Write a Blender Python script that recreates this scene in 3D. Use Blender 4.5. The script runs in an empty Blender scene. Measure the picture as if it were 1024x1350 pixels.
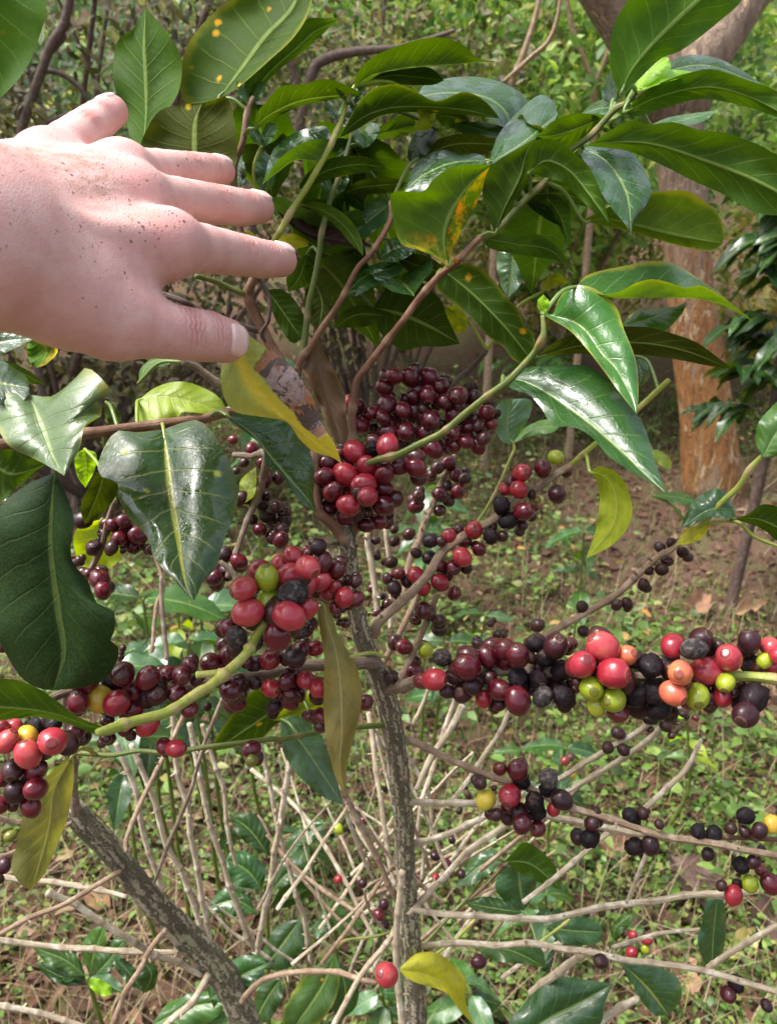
import bpy, math, random
import numpy as np
from mathutils import Vector, Matrix, noise as mnoise

random.seed(7)
rng = np.random.default_rng(7)
scene = bpy.context.scene
COL = scene.collection

# ------------------------------------------------------------------ camera
F = 1020.0                      # focal length in pixels of the 1024 x 1350 photograph
PITCH = math.radians(22.0)
CAM = np.array([0.0, 0.0, 1.5])
cam_data = bpy.data.cameras.new('camera')
cam = bpy.data.objects.new('camera', cam_data)
COL.objects.link(cam)
cam.location = CAM
cam.rotation_euler = (math.pi / 2 - PITCH, 0, 0)
cam_data.sensor_fit = 'VERTICAL'
cam_data.sensor_height = 36.0
cam_data.lens = 36.0 * F / 1350.0
cam_data.clip_start = 0.01
cam_data.clip_end = 300.0
cam_data.dof.use_dof = True
cam_data.dof.focus_distance = 0.43
cam_data.dof.aperture_fstop = 17.0
scene.camera = cam

# ------------------------------------------------------------------ light
SUN_EL, SUN_AZ = 62.0, -92.0     # azimuth measured from +Y (view direction) towards +X
w = bpy.data.worlds.new('World')
scene.world = w
w.use_nodes = True
nt = w.node_tree
bg = nt.nodes['Background']
sky = nt.nodes.new('ShaderNodeTexSky')
sky.sky_type = 'NISHITA'
sky.sun_disc = False
sky.sun_elevation = math.radians(SUN_EL)
sky.sun_rotation = math.radians(SUN_AZ)
sky.air_density = 1.0
sky.dust_density = 6.0
sky.ozone_density = 1.0
hs = nt.nodes.new('ShaderNodeHueSaturation')
hs.inputs['Saturation'].default_value = 0.55
nt.links.new(sky.outputs[0], hs.inputs['Color'])
nt.links.new(hs.outputs[0], bg.inputs['Color'])
bg.inputs['Strength'].default_value = 0.15
sd = bpy.data.lights.new('sun', 'SUN')
sd.energy = 1.8
sd.angle = math.radians(20)
sd.color = (1.0, 0.99, 0.97)
sun = bpy.data.objects.new('sun', sd)
COL.objects.link(sun)
_e, _a = math.radians(SUN_EL), math.radians(SUN_AZ)
_sd = Vector((math.sin(_a) * math.cos(_e), math.cos(_a) * math.cos(_e), math.sin(_e)))
sun.rotation_euler = _sd.to_track_quat('Z', 'Y').to_euler()
sun.location = (0, 0, 8)
vs = scene.view_settings
vs.view_transform = 'Standard'
vs.look = 'None'
vs.gamma = 1.0
vs.exposure = 1.3
vs.use_curve_mapping = False
scene.cycles.use_denoising = True
scene.cycles.max_bounces = 8
scene.cycles.transparent_max_bounces = 8

# ------------------------------------------------------------------ helpers
RIGHT = np.array([1.0, 0, 0])
FWD = np.array([0, math.cos(PITCH), -math.sin(PITCH)])
UP = np.array([0, math.sin(PITCH), math.cos(PITCH)])


def P(x, y, d):
    """point of the place seen at photo pixel (x, y), d metres away along the view axis"""
    return CAM + FWD * d + RIGHT * ((x - 512.0) / F * d) - UP * ((y - 675.0) / F * d)


def PY(x, y, Y):
    r = FWD + RIGHT * ((x - 512.0) / F) - UP * ((y - 675.0) / F)
    return CAM + r * (Y / r[1])


def PG(x, y, z=0.0):
    r = FWD + RIGHT * ((x - 512.0) / F) - UP * ((y - 675.0) / F)
    return CAM + r * ((z - CAM[2]) / r[2])


WPOS = {}


def empty(name, loc, label=None, cat=None, group=None):
    o = bpy.data.objects.new(name, None)
    COL.objects.link(o)
    o.location = loc
    o.empty_display_size = 0.02
    WPOS[o] = np.array(loc, float)
    tag(o, label, cat, group)
    return o


def tag(o, label=None, cat=None, group=None, kind=None):
    if label: o['label'] = label
    if cat: o['category'] = cat
    if group: o['group'] = group
    if kind: o['kind'] = kind
    return o


def make_mesh(name, verts, faces, uvs=None, smooth=True):
    me = bpy.data.meshes.new(name)
    v = np.asarray(verts, dtype=np.float32)
    if isinstance(faces, np.ndarray):
        n, k = faces.shape
        me.vertices.add(len(v))
        me.vertices.foreach_set('co', v.ravel())
        me.loops.add(n * k)
        me.loops.foreach_set('vertex_index', faces.astype(np.int32).ravel())
        me.polygons.add(n)
        me.polygons.foreach_set('loop_start', np.arange(0, n * k, k, dtype=np.int32))
        me.polygons.foreach_set('loop_total', np.full(n, k, dtype=np.int32))
        me.update(calc_edges=True)
    else:
        me.from_pydata(v.tolist(), [], faces)
        me.update()
    if uvs is not None:
        ul = me.uv_layers.new(name='UVMap')
        li = np.zeros(len(me.loops), dtype=np.int32)
        me.loops.foreach_get('vertex_index', li)
        ul.data.foreach_set('uv', np.asarray(uvs, dtype=np.float32)[li].ravel())
    if smooth:
        me.polygons.foreach_set('use_smooth', np.ones(len(me.polygons), dtype=bool))
    return me


def add(name, verts, faces, mat, parent=None, origin=None, uvs=None, smooth=True):
    v = np.asarray(verts, float)
    o0 = np.array(origin, float) if origin is not None else v[0].copy()
    me = make_mesh(name, v - o0, faces, uvs, smooth)
    if mat is not None: me.materials.append(mat)
    o = bpy.data.objects.new(name, me)
    COL.objects.link(o)
    WPOS[o] = o0
    if parent is not None:
        o.parent = parent
        o.location = o0 - WPOS[parent]
    else:
        o.location = o0
    return o


def catmull(pts, n):
    """n points evenly spaced by arc length on a smooth curve through pts (k x dims)"""
    p = np.asarray(pts, float)
    if len(p) == 2:
        t = np.linspace(0, 1, n)[:, None]
        return p[0] * (1 - t) + p[1] * t
    q = np.vstack([2 * p[0] - p[1], p, 2 * p[-1] - p[-2]])
    out = []
    for i in range(1, len(q) - 2):
        t = np.linspace(0, 1, 14, endpoint=False)[:, None]
        a, b, c, d = q[i - 1], q[i], q[i + 1], q[i + 2]
        out.append(0.5 * ((2 * b) + (c - a) * t + (2 * a - 5 * b + 4 * c - d) * t ** 2 + (3 * b - a - 3 * c + d) * t ** 3))
    out.append(p[-1][None])
    o = np.vstack(out)
    seg = np.linalg.norm(np.diff(o[:, :3], axis=0), axis=1)
    s = np.concatenate([[0], np.cumsum(seg)])
    u = np.linspace(0, s[-1], n)
    return np.stack([np.interp(u, s, o[:, k]) for k in range(o.shape[1])], axis=1)


LAST_NODE = np.zeros(1)


def tube(pts, radii, sides=10, node=0.0, node_amp=0.3, rough=0.0, seed=0, cap=True, ridges=0.0):
    """tapered tube through world points; returns verts, faces, uvs"""
    L = float(np.sum(np.linalg.norm(np.diff(np.asarray(pts), axis=0), axis=1)))
    global LAST_NODE
    rmean = float(np.mean(radii))
    nodev = None
    n = int(min(160, max(6, L / max(rmean * 1.1, 0.0015))))
    if node: n = int(min(330, max(n, L / node * 15)))
    c = catmull(np.column_stack([pts, radii]), n)
    pos, rad = c[:, :3], c[:, 3].copy()
    s = np.linspace(0, L, n)
    if node:
        ph = random.random()
        xx = s / node + ph + 0.15 * np.sin(s / node * 2.1 + seed)
        x = xx % 1.0
        nodev = np.exp(-((x - 0.5) / 0.06) ** 2)
        kn = np.floor(xx + 0.5).astype(int)
        na = node_amp * np.random.default_rng(seed + 11).uniform(.35, 1.15, kn.max() + 3)[np.floor(xx).astype(int)]
        rad *= 1 + na * np.exp(-((x - 0.5) / 0.07) ** 2)
        jig = np.random.default_rng(seed + 5).normal(0, 1, (kn.max() + 3, 3)) * min(node * 0.04, rmean * 0.4)
        fr = (xx + 0.5 - kn)[:, None]
        pos = pos + jig[kn] * (1 - fr) + jig[kn + 1] * fr
    tan = np.gradient(pos, axis=0)
    tan /= np.linalg.norm(tan, axis=1)[:, None] + 1e-12
    nrm = np.cross(tan[0], [0.3, 0.2, 0.93]); nrm /= np.linalg.norm(nrm)
    V, U = [], []
    for i in range(n):
        nrm = nrm - tan[i] * np.dot(nrm, tan[i]); nrm /= np.linalg.norm(nrm)
        b = np.cross(tan[i], nrm)
        for k in range(sides + 1):
            a = 2 * math.pi * (k % sides) / sides
            dv = nrm * math.cos(a) + b * math.sin(a)
            r = rad[i]
            if rough:
                q = Vector((math.cos(a) * 1.6 + seed * 3.1, math.sin(a) * 1.6, s[i] / rmean * 0.35))
                r *= 1 + rough * (mnoise.noise(q) + 0.6 * mnoise.noise(q * 2.7))
                if ridges:
                    q2 = Vector((math.cos(a) * 5 + seed, math.sin(a) * 5, s[i] / rmean * 0.55))
                    r *= 1 + ridges * mnoise.noise(q2)
            V.append(pos[i] + dv * r)
            U.append((k / sides, s[i]))
    Fc = []
    row = sides + 1
    for i in range(n - 1):
        for k in range(sides):
            Fc.append((i * row + k, i * row + k + 1, (i + 1) * row + k + 1, (i + 1) * row + k))
    if cap:
        V.append(pos[0] - tan[0] * rad[0] * 0.3); U.append((0.5, 0))
        V.append(pos[-1] + tan[-1] * rad[-1] * 0.3); U.append((0.5, L))
        a0, a1 = n * row, n * row + 1
        for k in range(sides):
            Fc.append((a0, k + 1, k)); Fc.append((a1, (n - 1) * row + k, (n - 1) * row + k + 1))
    LAST_NODE = np.concatenate([np.repeat(nodev if nodev is not None else np.zeros(n), sides + 1), np.zeros(2 if cap else 0)])
    return np.array(V), Fc, np.array(U), pos


# ------------------------------------------------------------------ materials
class NT:
    """small node-tree writer"""
    def __init__(self, name):
        self.m = bpy.data.materials.new(name)
        self.m.use_nodes = True
        self.t = self.m.node_tree
        self.b = self.t.nodes['Principled BSDF']
        self.out = self.t.nodes['Material Output']

    def n(self, typ, **kw):
        nd = self.t.nodes.new('ShaderNode' + typ)
        for k, v in kw.items(): setattr(nd, k, v)
        return nd

    def set(self, sock, v):
        if isinstance(v, bpy.types.NodeSocket): self.t.links.new(v, sock)
        else:
            if isinstance(v, (tuple, list)) and len(v) == 3 and sock.type == 'RGBA': v = (*v, 1)
            sock.default_value = v

    def math(self, op, a, b=None, c=None, clamp=False):
        nd = self.n('Math', operation=op, use_clamp=clamp)
        self.set(nd.inputs[0], a)
        if b is not None: self.set(nd.inputs[1], b)
        if c is not None: self.set(nd.inputs[2], c)
        return nd.outputs[0]

    def mix(self, f, a, b, blend='MIX'):
        nd = self.n('Mix', data_type='RGBA', blend_type=blend)
        self.set(nd.inputs[0], f); self.set(nd.inputs[6], a); self.set(nd.inputs[7], b)
        return nd.outputs[2]

    def step(self, v, lo, hi, a=0.0, b=1.0):
        nd = self.n('MapRange', interpolation_type='SMOOTHSTEP')
        self.set(nd.inputs[0], v)
        for i, x in ((1, lo), (2, hi), (3, a), (4, b)): nd.inputs[i].default_value = x
        return nd.outputs[0]

    def noise(self, vec, scale, detail=3, rough=0.55, dist=0.0, dims='3D'):
        nd = self.n('TexNoise', noise_dimensions=dims)
        if vec is not None: self.set(nd.inputs['Vector'], vec)
        nd.inputs['Scale'].default_value = scale
        nd.inputs['Detail'].default_value = detail
        nd.inputs['Roughness'].default_value = rough
        nd.inputs['Distortion'].default_value = dist
        return nd.outputs['Fac']

    def voro(self, vec, scale, feature='F1', rnd=1.0):
        nd = self.n('TexVoronoi', feature=feature)
        if vec is not None: self.set(nd.inputs['Vector'], vec)
        nd.inputs['Scale'].default_value = scale
        nd.inputs['Randomness'].default_value = rnd
        return nd.outputs

    def mapping(self, vec, scale=(1, 1, 1), loc=(0, 0, 0)):
        nd = self.n('Mapping')
        self.set(nd.inputs[0], vec)
        nd.inputs['Location'].default_value = loc
        nd.inputs['Scale'].default_value = scale
        return nd.outputs[0]

    def ramp(self, f, stops):
        nd = self.n('ValToRGB')
        self.set(nd.inputs[0], f)
        cr = nd.color_ramp
        while len(cr.elements) < len(stops): cr.elements.new(0.5)
        for e, (p, c) in zip(cr.elements, stops):
            e.position = p; e.color = (*c, 1)
        return nd.outputs[0]

    def bump(self, h, strength=0.3, dist=0.001, normal=None):
        nd = self.n('Bump')
        nd.inputs['Strength'].default_value = strength
        nd.inputs['Distance'].default_value = dist
        self.set(nd.inputs['Height'], h)
        if normal is not None: self.set(nd.inputs['Normal'], normal)
        return nd.outputs[0]

    def pos(self): return self.n('NewGeometry').outputs['Position']

    def obj(self): return self.n('TexCoord').outputs['Object']


def leaf_mat(name, top, under, rough=0.3, wet=0.0, spot=0.0, spot_col=(0.55, 0.42, 0.03), rust=0.0,
             margin=0.0, transl=0.2, vein=(0.25, 0.34, 0.09), vein_amt=0.55, brown=0.0, spec=0.52):
    """two-sided coffee leaf: waxy upper side, dull paler underside, veins, spots, wet film"""
    N = NT(name)
    uv = N.n('UVMap').outputs[0]
    sx = N.n('SeparateXYZ'); N.set(sx.inputs[0], uv)
    t, s = sx.outputs[0], sx.outputs[1]
    a = N.math('MULTIPLY', N.math('ABSOLUTE', N.math('SUBTRACT', s, 0.5)), 2.0)
    pos = N.pos()
    info = N.n('ObjectInfo').outputs['Random']
    wob = N.noise(pos, 55, 2)
    v = N.math('ADD', N.math('SUBTRACT', N.math('MULTIPLY', t, 8.5), N.math('MULTIPLY', N.math('POWER', a, 0.8), 1.7)), N.math('MULTIPLY', wob, 0.35))
    tri = N.math('MULTIPLY', N.math('ABSOLUTE', N.math('SUBTRACT', N.math('FRACT', v), 0.5)), 2.0)
    lat = N.math('MULTIPLY', N.step(tri, 0.86, 0.98), N.step(a, 0.97, 0.6))
    mid = N.step(a, 0.075, 0.03)
    fine = N.step(N.voro(pos, 420, 'DISTANCE_TO_EDGE')['Distance'], 0.08, 0.0)
    back = N.n('NewGeometry').outputs['Backfacing']
    big = N.noise(pos, 38, 4, 0.6)
    med = N.noise(pos, 210, 3, 0.6)
    hv = N.n('HueSaturation')
    base = N.mix(back, top, under)
    base = N.mix(N.step(big, 0.38, 0.68), base, N.mix(1.0, base, (1.4, 1.32, 1.2), 'MULTIPLY'))
    base = N.mix(N.math('MULTIPLY', N.step(med, 0.45, 0.75), 0.25), base, (0.02, 0.05, 0.01))
    N.set(hv.inputs['Hue'], N.math('ADD', 0.488, N.math('MULTIPLY', info, 0.02)))
    N.set(hv.inputs['Value'], N.math('ADD', 0.8, N.math('MULTIPLY', info, 0.45)))
    N.set(hv.inputs['Color'], base)
    base = hv.outputs[0]
    vm = N.math('MAXIMUM', N.math('MULTIPLY', lat, vein_amt * 0.5), N.math('MULTIPLY', mid, vein_amt + 0.25))
    vcol = N.mix(0.35, vein, base)
    base = N.mix(vm, base, vcol)
    base = N.mix(N.math('MULTIPLY', fine, 0.05), base, vein)
    if margin:
        mm = N.math('MULTIPLY', N.step(N.math('ADD', a, N.math('MULTIPLY', N.math('SUBTRACT', big, 0.5), 0.5)), 0.82, 1.02), margin)
        base = N.mix(mm, base, (0.42, 0.36, 0.03))
    if spot:
        vo = N.voro(pos, 62)
        sm = N.step(N.math('ADD', vo['Distance'], N.math('MULTIPLY', med, 0.22)), 0.30, 0.16)
        gate = N.n('SeparateColor'); N.set(gate.inputs[0], vo['Color'])
        sm = N.math('MULTIPLY', sm, N.step(gate.outputs[0], 1.0 - spot, 1.02 - spot))
        base = N.mix(N.math('MULTIPLY', sm, 0.85), base, spot_col)
    if rust:
        rm = N.math('MULTIPLY', N.step(N.noise(pos, 46, 5, 0.7), 0.64 - 0.22 * rust, 0.74 - 0.22 * rust), 1.0)
        where = N.math('MAXIMUM', N.step(s, 0.46, 0.60), N.step(t, 0.34, 0.16))
        rm = N.math('MULTIPLY', rm, where)
        base = N.mix(N.math('MULTIPLY', rm, 0.6), base, (0.50, 0.38, 0.02))
        rm2 = N.step(N.noise(pos, 60, 5, 0.75, 0.3), 0.66 - 0.2 * rust, 0.76 - 0.2 * rust)
        base = N.mix(N.math('MULTIPLY', N.math('MULTIPLY', rm2, where), 0.85), base, (0.62, 0.22, 0.01))
    if brown:
        bm = N.step(N.math('ADD', N.math('MULTIPLY', N.noise(pos, 33, 4, 0.65), 0.8), N.math('MULTIPLY', a, 0.35)), 0.86 - brown, 0.95 - brown)
        base = N.mix(N.math('MULTIPLY', bm, 0.9), base, N.mix(med, (0.10, 0.04, 0.02), (0.26, 0.15, 0.08)))
    N.set(N.b.inputs['Base Color'], base)
    r = N.math('ADD', N.math('MULTIPLY', back, 0.22), N.math('ADD', rough, N.math('MULTIPLY', N.math('SUBTRACT', big, 0.5), 0.25)))
    if wet:
        film = N.math('MULTIPLY', N.step(N.noise(pos, 75, 4, 0.6, 0.4), 0.46, 0.58), N.math('SUBTRACT', 1.0, back))
        r = N.math('SUBTRACT', r, N.math('MULTIPLY', film, 0.24 * wet))
        N.set(N.b.inputs['Coat Weight'], N.math('MULTIPLY', film, 0.6 * wet))
        N.b.inputs['Coat Roughness'].default_value = 0.10
    N.set(N.b.inputs['Roughness'], N.math('MAXIMUM', r, 0.06))
    N.set(N.b.inputs['Specular IOR Level'], N.math('SUBTRACT', spec, N.math('MULTIPLY', back, spec - 0.06)))
    h = N.math('ADD', N.math('MULTIPLY', lat, -0.9), N.math('MULTIPLY', mid, -1.2))
    h = N.math('ADD', h, N.math('MULTIPLY', med, 0.5))
    h = N.math('ADD', h, N.math('MULTIPLY', fine, -0.15))
    if wet:
        dv = N.voro(pos, 330)
        gd = N.n('SeparateColor'); N.set(gd.inputs[0], dv['Color'])
        drop = N.math('MULTIPLY', N.step(dv['Distance'], 0.42, 0.05), N.step(gd.outputs[1], 0.72, 0.75))
        h = N.math('ADD', h, N.math('MULTIPLY', drop, 0.6 * wet))
    N.set(N.b.inputs['Normal'], N.bump(h, 0.4, 0.0006))
    tr = N.n('BsdfTranslucent')
    hv2 = N.n('HueSaturation'); hv2.inputs['Saturation'].default_value = 1.15; hv2.inputs['Value'].default_value = 1.9
    N.set(hv2.inputs['Color'], N.mix(0.10, base, (0.22, 0.30, 0.01)))
    N.set(tr.inputs['Color'], hv2.outputs[0])
    ms = N.n('MixShader'); ms.inputs[0].default_value = transl
    N.t.links.new(N.b.outputs[0], ms.inputs[1]); N.t.links.new(tr.outputs[0], ms.inputs[2])
    N.t.links.new(ms.outputs[0], N.out.inputs[0])
    return N.m


LM = {
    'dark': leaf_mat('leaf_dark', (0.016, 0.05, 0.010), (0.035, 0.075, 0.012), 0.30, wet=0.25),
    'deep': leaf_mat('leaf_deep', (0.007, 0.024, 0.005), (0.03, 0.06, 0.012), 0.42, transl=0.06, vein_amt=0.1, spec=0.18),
    'mid': leaf_mat('leaf_mid', (0.03, 0.085, 0.013), (0.028, 0.060, 0.006), 0.30, spot=0.22, spot_col=(0.5, 0.36, 0.02)),
    'bright': leaf_mat('leaf_bright', (0.045, 0.12, 0.014), (0.034, 0.076, 0.007), 0.36, spot=0.2, transl=0.22),
    'young': leaf_mat('leaf_young', (0.20, 0.40, 0.02), (0.26, 0.46, 0.03), 0.28, transl=0.4, vein=(0.45, 0.55, 0.1)),
    'yellow': leaf_mat('leaf_yellow', (0.36, 0.36, 0.02), (0.40, 0.38, 0.03), 0.36, transl=0.35, vein=(0.5, 0.45, 0.1), brown=0.0),
    'lime': leaf_mat('leaf_lime', (0.20, 0.28, 0.02), (0.22, 0.28, 0.03), 0.38, transl=0.35, vein=(0.36, 0.42, 0.1), spot=0.15),
    'olive': leaf_mat('leaf_olive', (0.05, 0.065, 0.010), (0.034, 0.046, 0.006), 0.42, spot=0.1),
    'gloss': leaf_mat('leaf_gloss', (0.018, 0.058, 0.015), (0.045, 0.10, 0.014), 0.30, wet=1.0),
    'glossspot': leaf_mat('leaf_gloss_spotted', (0.022, 0.07, 0.02), (0.07, 0.15, 0.025), 0.30, wet=0.9, spot=0.35, spot_col=(0.42, 0.44, 0.03), margin=0.08, vein=(0.40, 0.42, 0.06), vein_amt=0.8),
    'pale': leaf_mat('leaf_pale', (0.05, 0.11, 0.045), (0.09, 0.19, 0.04), 0.26, wet=0.6),
    'sage': leaf_mat('leaf_sage', (0.075, 0.125, 0.045), (0.10, 0.18, 0.03), 0.34, wet=0.3, margin=0.35, brown=0.02, spot=0.15),
    'rust': leaf_mat('leaf_rust', (0.05, 0.12, 0.012), (0.055, 0.11, 0.012), 0.36, rust=0.8),
    'speck': leaf_mat('leaf_speckled', (0.03, 0.08, 0.012), (0.026, 0.056, 0.006), 0.36, spot=0.42, spot_col=(0.6, 0.33, 0.02), margin=0.25),
    'burnt': leaf_mat('leaf_burnt_edge', (0.06, 0.13, 0.013), (0.075, 0.13, 0.013), 0.36, spot=0.1, margin=0.5, brown=0.0),
    'margin': leaf_mat('leaf_yellow_margin', (0.035, 0.11, 0.02), (0.12, 0.22, 0.025), 0.26, margin=0.55, wet=0.4),
    'tan': leaf_mat('leaf_tan', (0.21, 0.185, 0.045), (0.24, 0.21, 0.06), 0.5, transl=0.3, vein=(0.45, 0.4, 0.15), spot=0.3, spot_col=(0.16, 0.09, 0.03)),
    'straw': leaf_mat('leaf_olive_yellow', (0.155, 0.155, 0.04), (0.17, 0.165, 0.045), 0.5, transl=0.3, vein=(0.4, 0.38, 0.12), brown=0.0),
    'dry': leaf_mat('leaf_dry', (0.11, 0.06, 0.025), (0.09, 0.045, 0.02), 0.6, transl=0.12, vein=(0.16, 0.10, 0.05), brown=0.2),
    'plum': leaf_mat('leaf_dead_dark', (0.045, 0.018, 0.015), (0.05, 0.02, 0.015), 0.5, transl=0.05, vein=(0.1, 0.05, 0.04), brown=0.1),
}


def burnt_leaf_mat():
    """yellowing leaf with a grey and rusty-brown dead patch on one half"""
    N = NT('leaf_diseased')
    uv = N.n('UVMap').outputs[0]
    sx = N.n('SeparateXYZ'); N.set(sx.inputs[0], uv)
    t, s = sx.outputs[0], sx.outputs[1]
    pos = N.pos()
    n1 = N.noise(pos, 70, 4, 0.6)
    n2 = N.noise(pos, 190, 4, 0.7)
    sn = N.math('SUBTRACT', s, 0.5)
    a = N.math('MULTIPLY', N.math('ABSOLUTE', sn), 2.0)
    # green towards the base on the left half, yellow elsewhere
    g = N.math('MULTIPLY', N.step(N.math('ADD', t, N.math('MULTIPLY', n1, 0.3)), 0.95, 0.40), N.step(a, 0.05, 0.40))
    base = N.mix(g, (0.66, 0.55, 0.04), (0.36, 0.42, 0.09))
    v = N.math('SUBTRACT', N.math('MULTIPLY', t, 8.0), N.math('MULTIPLY', a, 1.6))
    tri = N.math('MULTIPLY', N.math('ABSOLUTE', N.math('SUBTRACT', N.math('FRACT', v), 0.5)), 2.0)
    base = N.mix(N.math('MULTIPLY', N.step(tri, 0.8, 0.97), 0.4), base, (0.6, 0.52, 0.06))
    base = N.mix(N.step(a, 0.10, 0.03), base, (0.70, 0.58, 0.06))
    edge = N.math('ADD', sn, N.math('MULTIPLY', N.math('SUBTRACT', n1, 0.5), 0.30))
    m = N.math('MULTIPLY', N.step(edge, 0.11, 0.14), N.step(N.math('ADD', t, N.math('MULTIPLY', n1, 0.2)), 0.34, 0.37))
    m = N.math('MULTIPLY', m, N.step(N.math('ADD', t, N.math('MULTIPLY', n1, 0.16)), 0.885, 0.87))
    w1 = N.noise(pos, 105, 5, 0.7, 0.6)
    w2 = N.noise(pos, 85, 5, 0.7, 0.4)
    w3 = N.noise(pos, 420, 4, 0.7)
    dead = N.mix(N.step(w3, 0.35, 0.7), (0.40, 0.31, 0.29), (0.27, 0.20, 0.19))
    tb = N.math('MULTIPLY', N.math('ABSOLUTE', N.math('SUBTRACT', N.math('FRACT', N.math('MULTIPLY', t, 3.4)), 0.5)), 0.35)
    dead = N.mix(N.math('MULTIPLY', N.step(N.math('ADD', w2, tb), 0.62, 0.65), 0.9), dead, N.mix(w3, (0.45, 0.19, 0.06), (0.24, 0.09, 0.035)))
    dead = N.mix(N.math('MULTIPLY', N.step(N.math('SUBTRACT', w1, N.math('MULTIPLY', tb, 0.6)), 0.45, 0.48), 0.92), dead, N.mix(w3, (0.035, 0.022, 0.022), (0.13, 0.08, 0.065)))
    dead = N.mix(N.step(N.math('ADD', t, N.math('MULTIPLY', n1, 0.1)), 0.80, 0.82), dead, (0.44, 0.24, 0.17))
    rim = N.math('MULTIPLY', N.step(edge, 0.02, 0.08), N.step(edge, 0.14, 0.09))
    col = N.mix(m, base, dead)
    col = N.mix(N.math('MULTIPLY', N.math('MULTIPLY', rim, m), 0.7), col, (0.32, 0.14, 0.06))
    N.set(N.b.inputs['Base Color'], col)
    N.b.inputs['Roughness'].default_value = 0.36
    N.set(N.b.inputs['Normal'], N.bump(N.math('ADD', N.math('MULTIPLY', n2, 1.0), N.math('MULTIPLY', m, -0.8)), 0.9, 0.0016))
    tr = N.n('BsdfTranslucent'); N.set(tr.inputs['Color'], col)
    ms = N.n('MixShader'); ms.inputs[0].default_value = 0.3
    N.t.links.new(N.b.outputs[0], ms.inputs[1]); N.t.links.new(tr.outputs[0], ms.inputs[2])
    N.t.links.new(ms.outputs[0], N.out.inputs[0])
    return N.m


LM['diseased'] = burnt_leaf_mat()


def stem_mat(name, c1, c2, c3=None, rough=0.7, bump=0.5, scale=1.0, lichen=None, node_col=None):
    N = NT(name)
    uv = N.n('UVMap').outputs[0]
    pos = N.pos()
    str_ = N.noise(N.mapping(uv, (15, 48, 1)), 1.0 * scale, 4, 0.65, 0.4)
    blot = N.noise(pos, 70 * scale, 4, 0.6)
    fine = N.noise(pos, 520, 3, 0.6)
    col = N.mix(N.step(str_, 0.3, 0.7), c1, c2)
    if c3: col = N.mix(N.step(blot, 0.48, 0.66), col, c3)
    if lichen: col = N.mix(N.math('MULTIPLY', N.step(N.noise(pos, 120, 5, 0.7), 0.52, 0.62), 0.7), col, lichen)
    col = N.mix(N.math('MULTIPLY', N.step(fine, 0.55, 0.75), 0.4), col, tuple(x * 0.35 for x in c1))
    if node_col: col = N.mix(N.math('MULTIPLY', N.n('Attribute', attribute_name='node').outputs['Fac'], 0.7), col, node_col)
    N.set(N.b.inputs['Base Color'], col)
    N.b.inputs['Roughness'].default_value = rough
    h = N.math('ADD', N.math('MULTIPLY', str_, 1.2), N.math('MULTIPLY', fine, 0.5))
    N.set(N.b.inputs['Normal'], N.bump(h, bump, 0.0016))
    return N.m


def trunk_mat():
    """old coffee bark: greyish plates between dark lengthwise cracks, patches of green-grey lichen"""
    N = NT('bark_trunk')
    uv = N.n('UVMap').outputs[0]
    pos = N.pos()
    w1 = N.noise(pos, 260, 4, 0.65)
    warp = N.n('VectorMath', operation='ADD')
    cb = N.n('CombineXYZ'); N.set(cb.inputs[0], N.math('MULTIPLY', w1, 2.6)); N.set(cb.inputs[1], N.math('MULTIPLY', N.noise(pos, 110, 3), 1.8))
    N.set(warp.inputs[0], N.mapping(uv, (13, 26, 1))); N.set(warp.inputs[1], cb.outputs[0])
    e = N.voro(warp.outputs[0], 1.0, 'DISTANCE_TO_EDGE')['Distance']
    plate = N.voro(warp.outputs[0], 1.0)['Color']
    ps = N.n('SeparateColor'); N.set(ps.inputs[0], plate)
    crack = N.step(e, 0.16, 0.0)
    col = N.mix(ps.outputs[0], (0.36, 0.30, 0.21), (0.47, 0.41, 0.30))
    col = N.mix(N.math('MULTIPLY', N.step(N.noise(pos, 55, 5, 0.65), 0.44, 0.60), 0.8), col, (0.36, 0.365, 0.21))
    col = N.mix(N.math('MULTIPLY', N.step(N.noise(pos, 130, 5, 0.7), 0.56, 0.64), 0.7), col, (0.38, 0.36, 0.29))
    col = N.mix(N.math('MULTIPLY', crack, 0.5), col, (0.08, 0.055, 0.035))
    col = N.mix(N.math('MULTIPLY', N.step(w1, 0.55, 0.72), 0.3), col, (0.07, 0.05, 0.035))
    N.set(N.b.inputs['Base Color'], col)
    N.b.inputs['Roughness'].default_value = 0.9
    N.b.inputs['Specular IOR Level'].default_value = 0.2
    h = N.math('SUBTRACT', N.math('ADD', N.math('MULTIPLY', ps.outputs[0], 0.5), N.math('MULTIPLY', w1, 0.8)), N.math('MULTIPLY', crack, 1.3))
    N.set(N.b.inputs['Normal'], N.bump(h, 1.0, 0.003))
    return N.m


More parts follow.
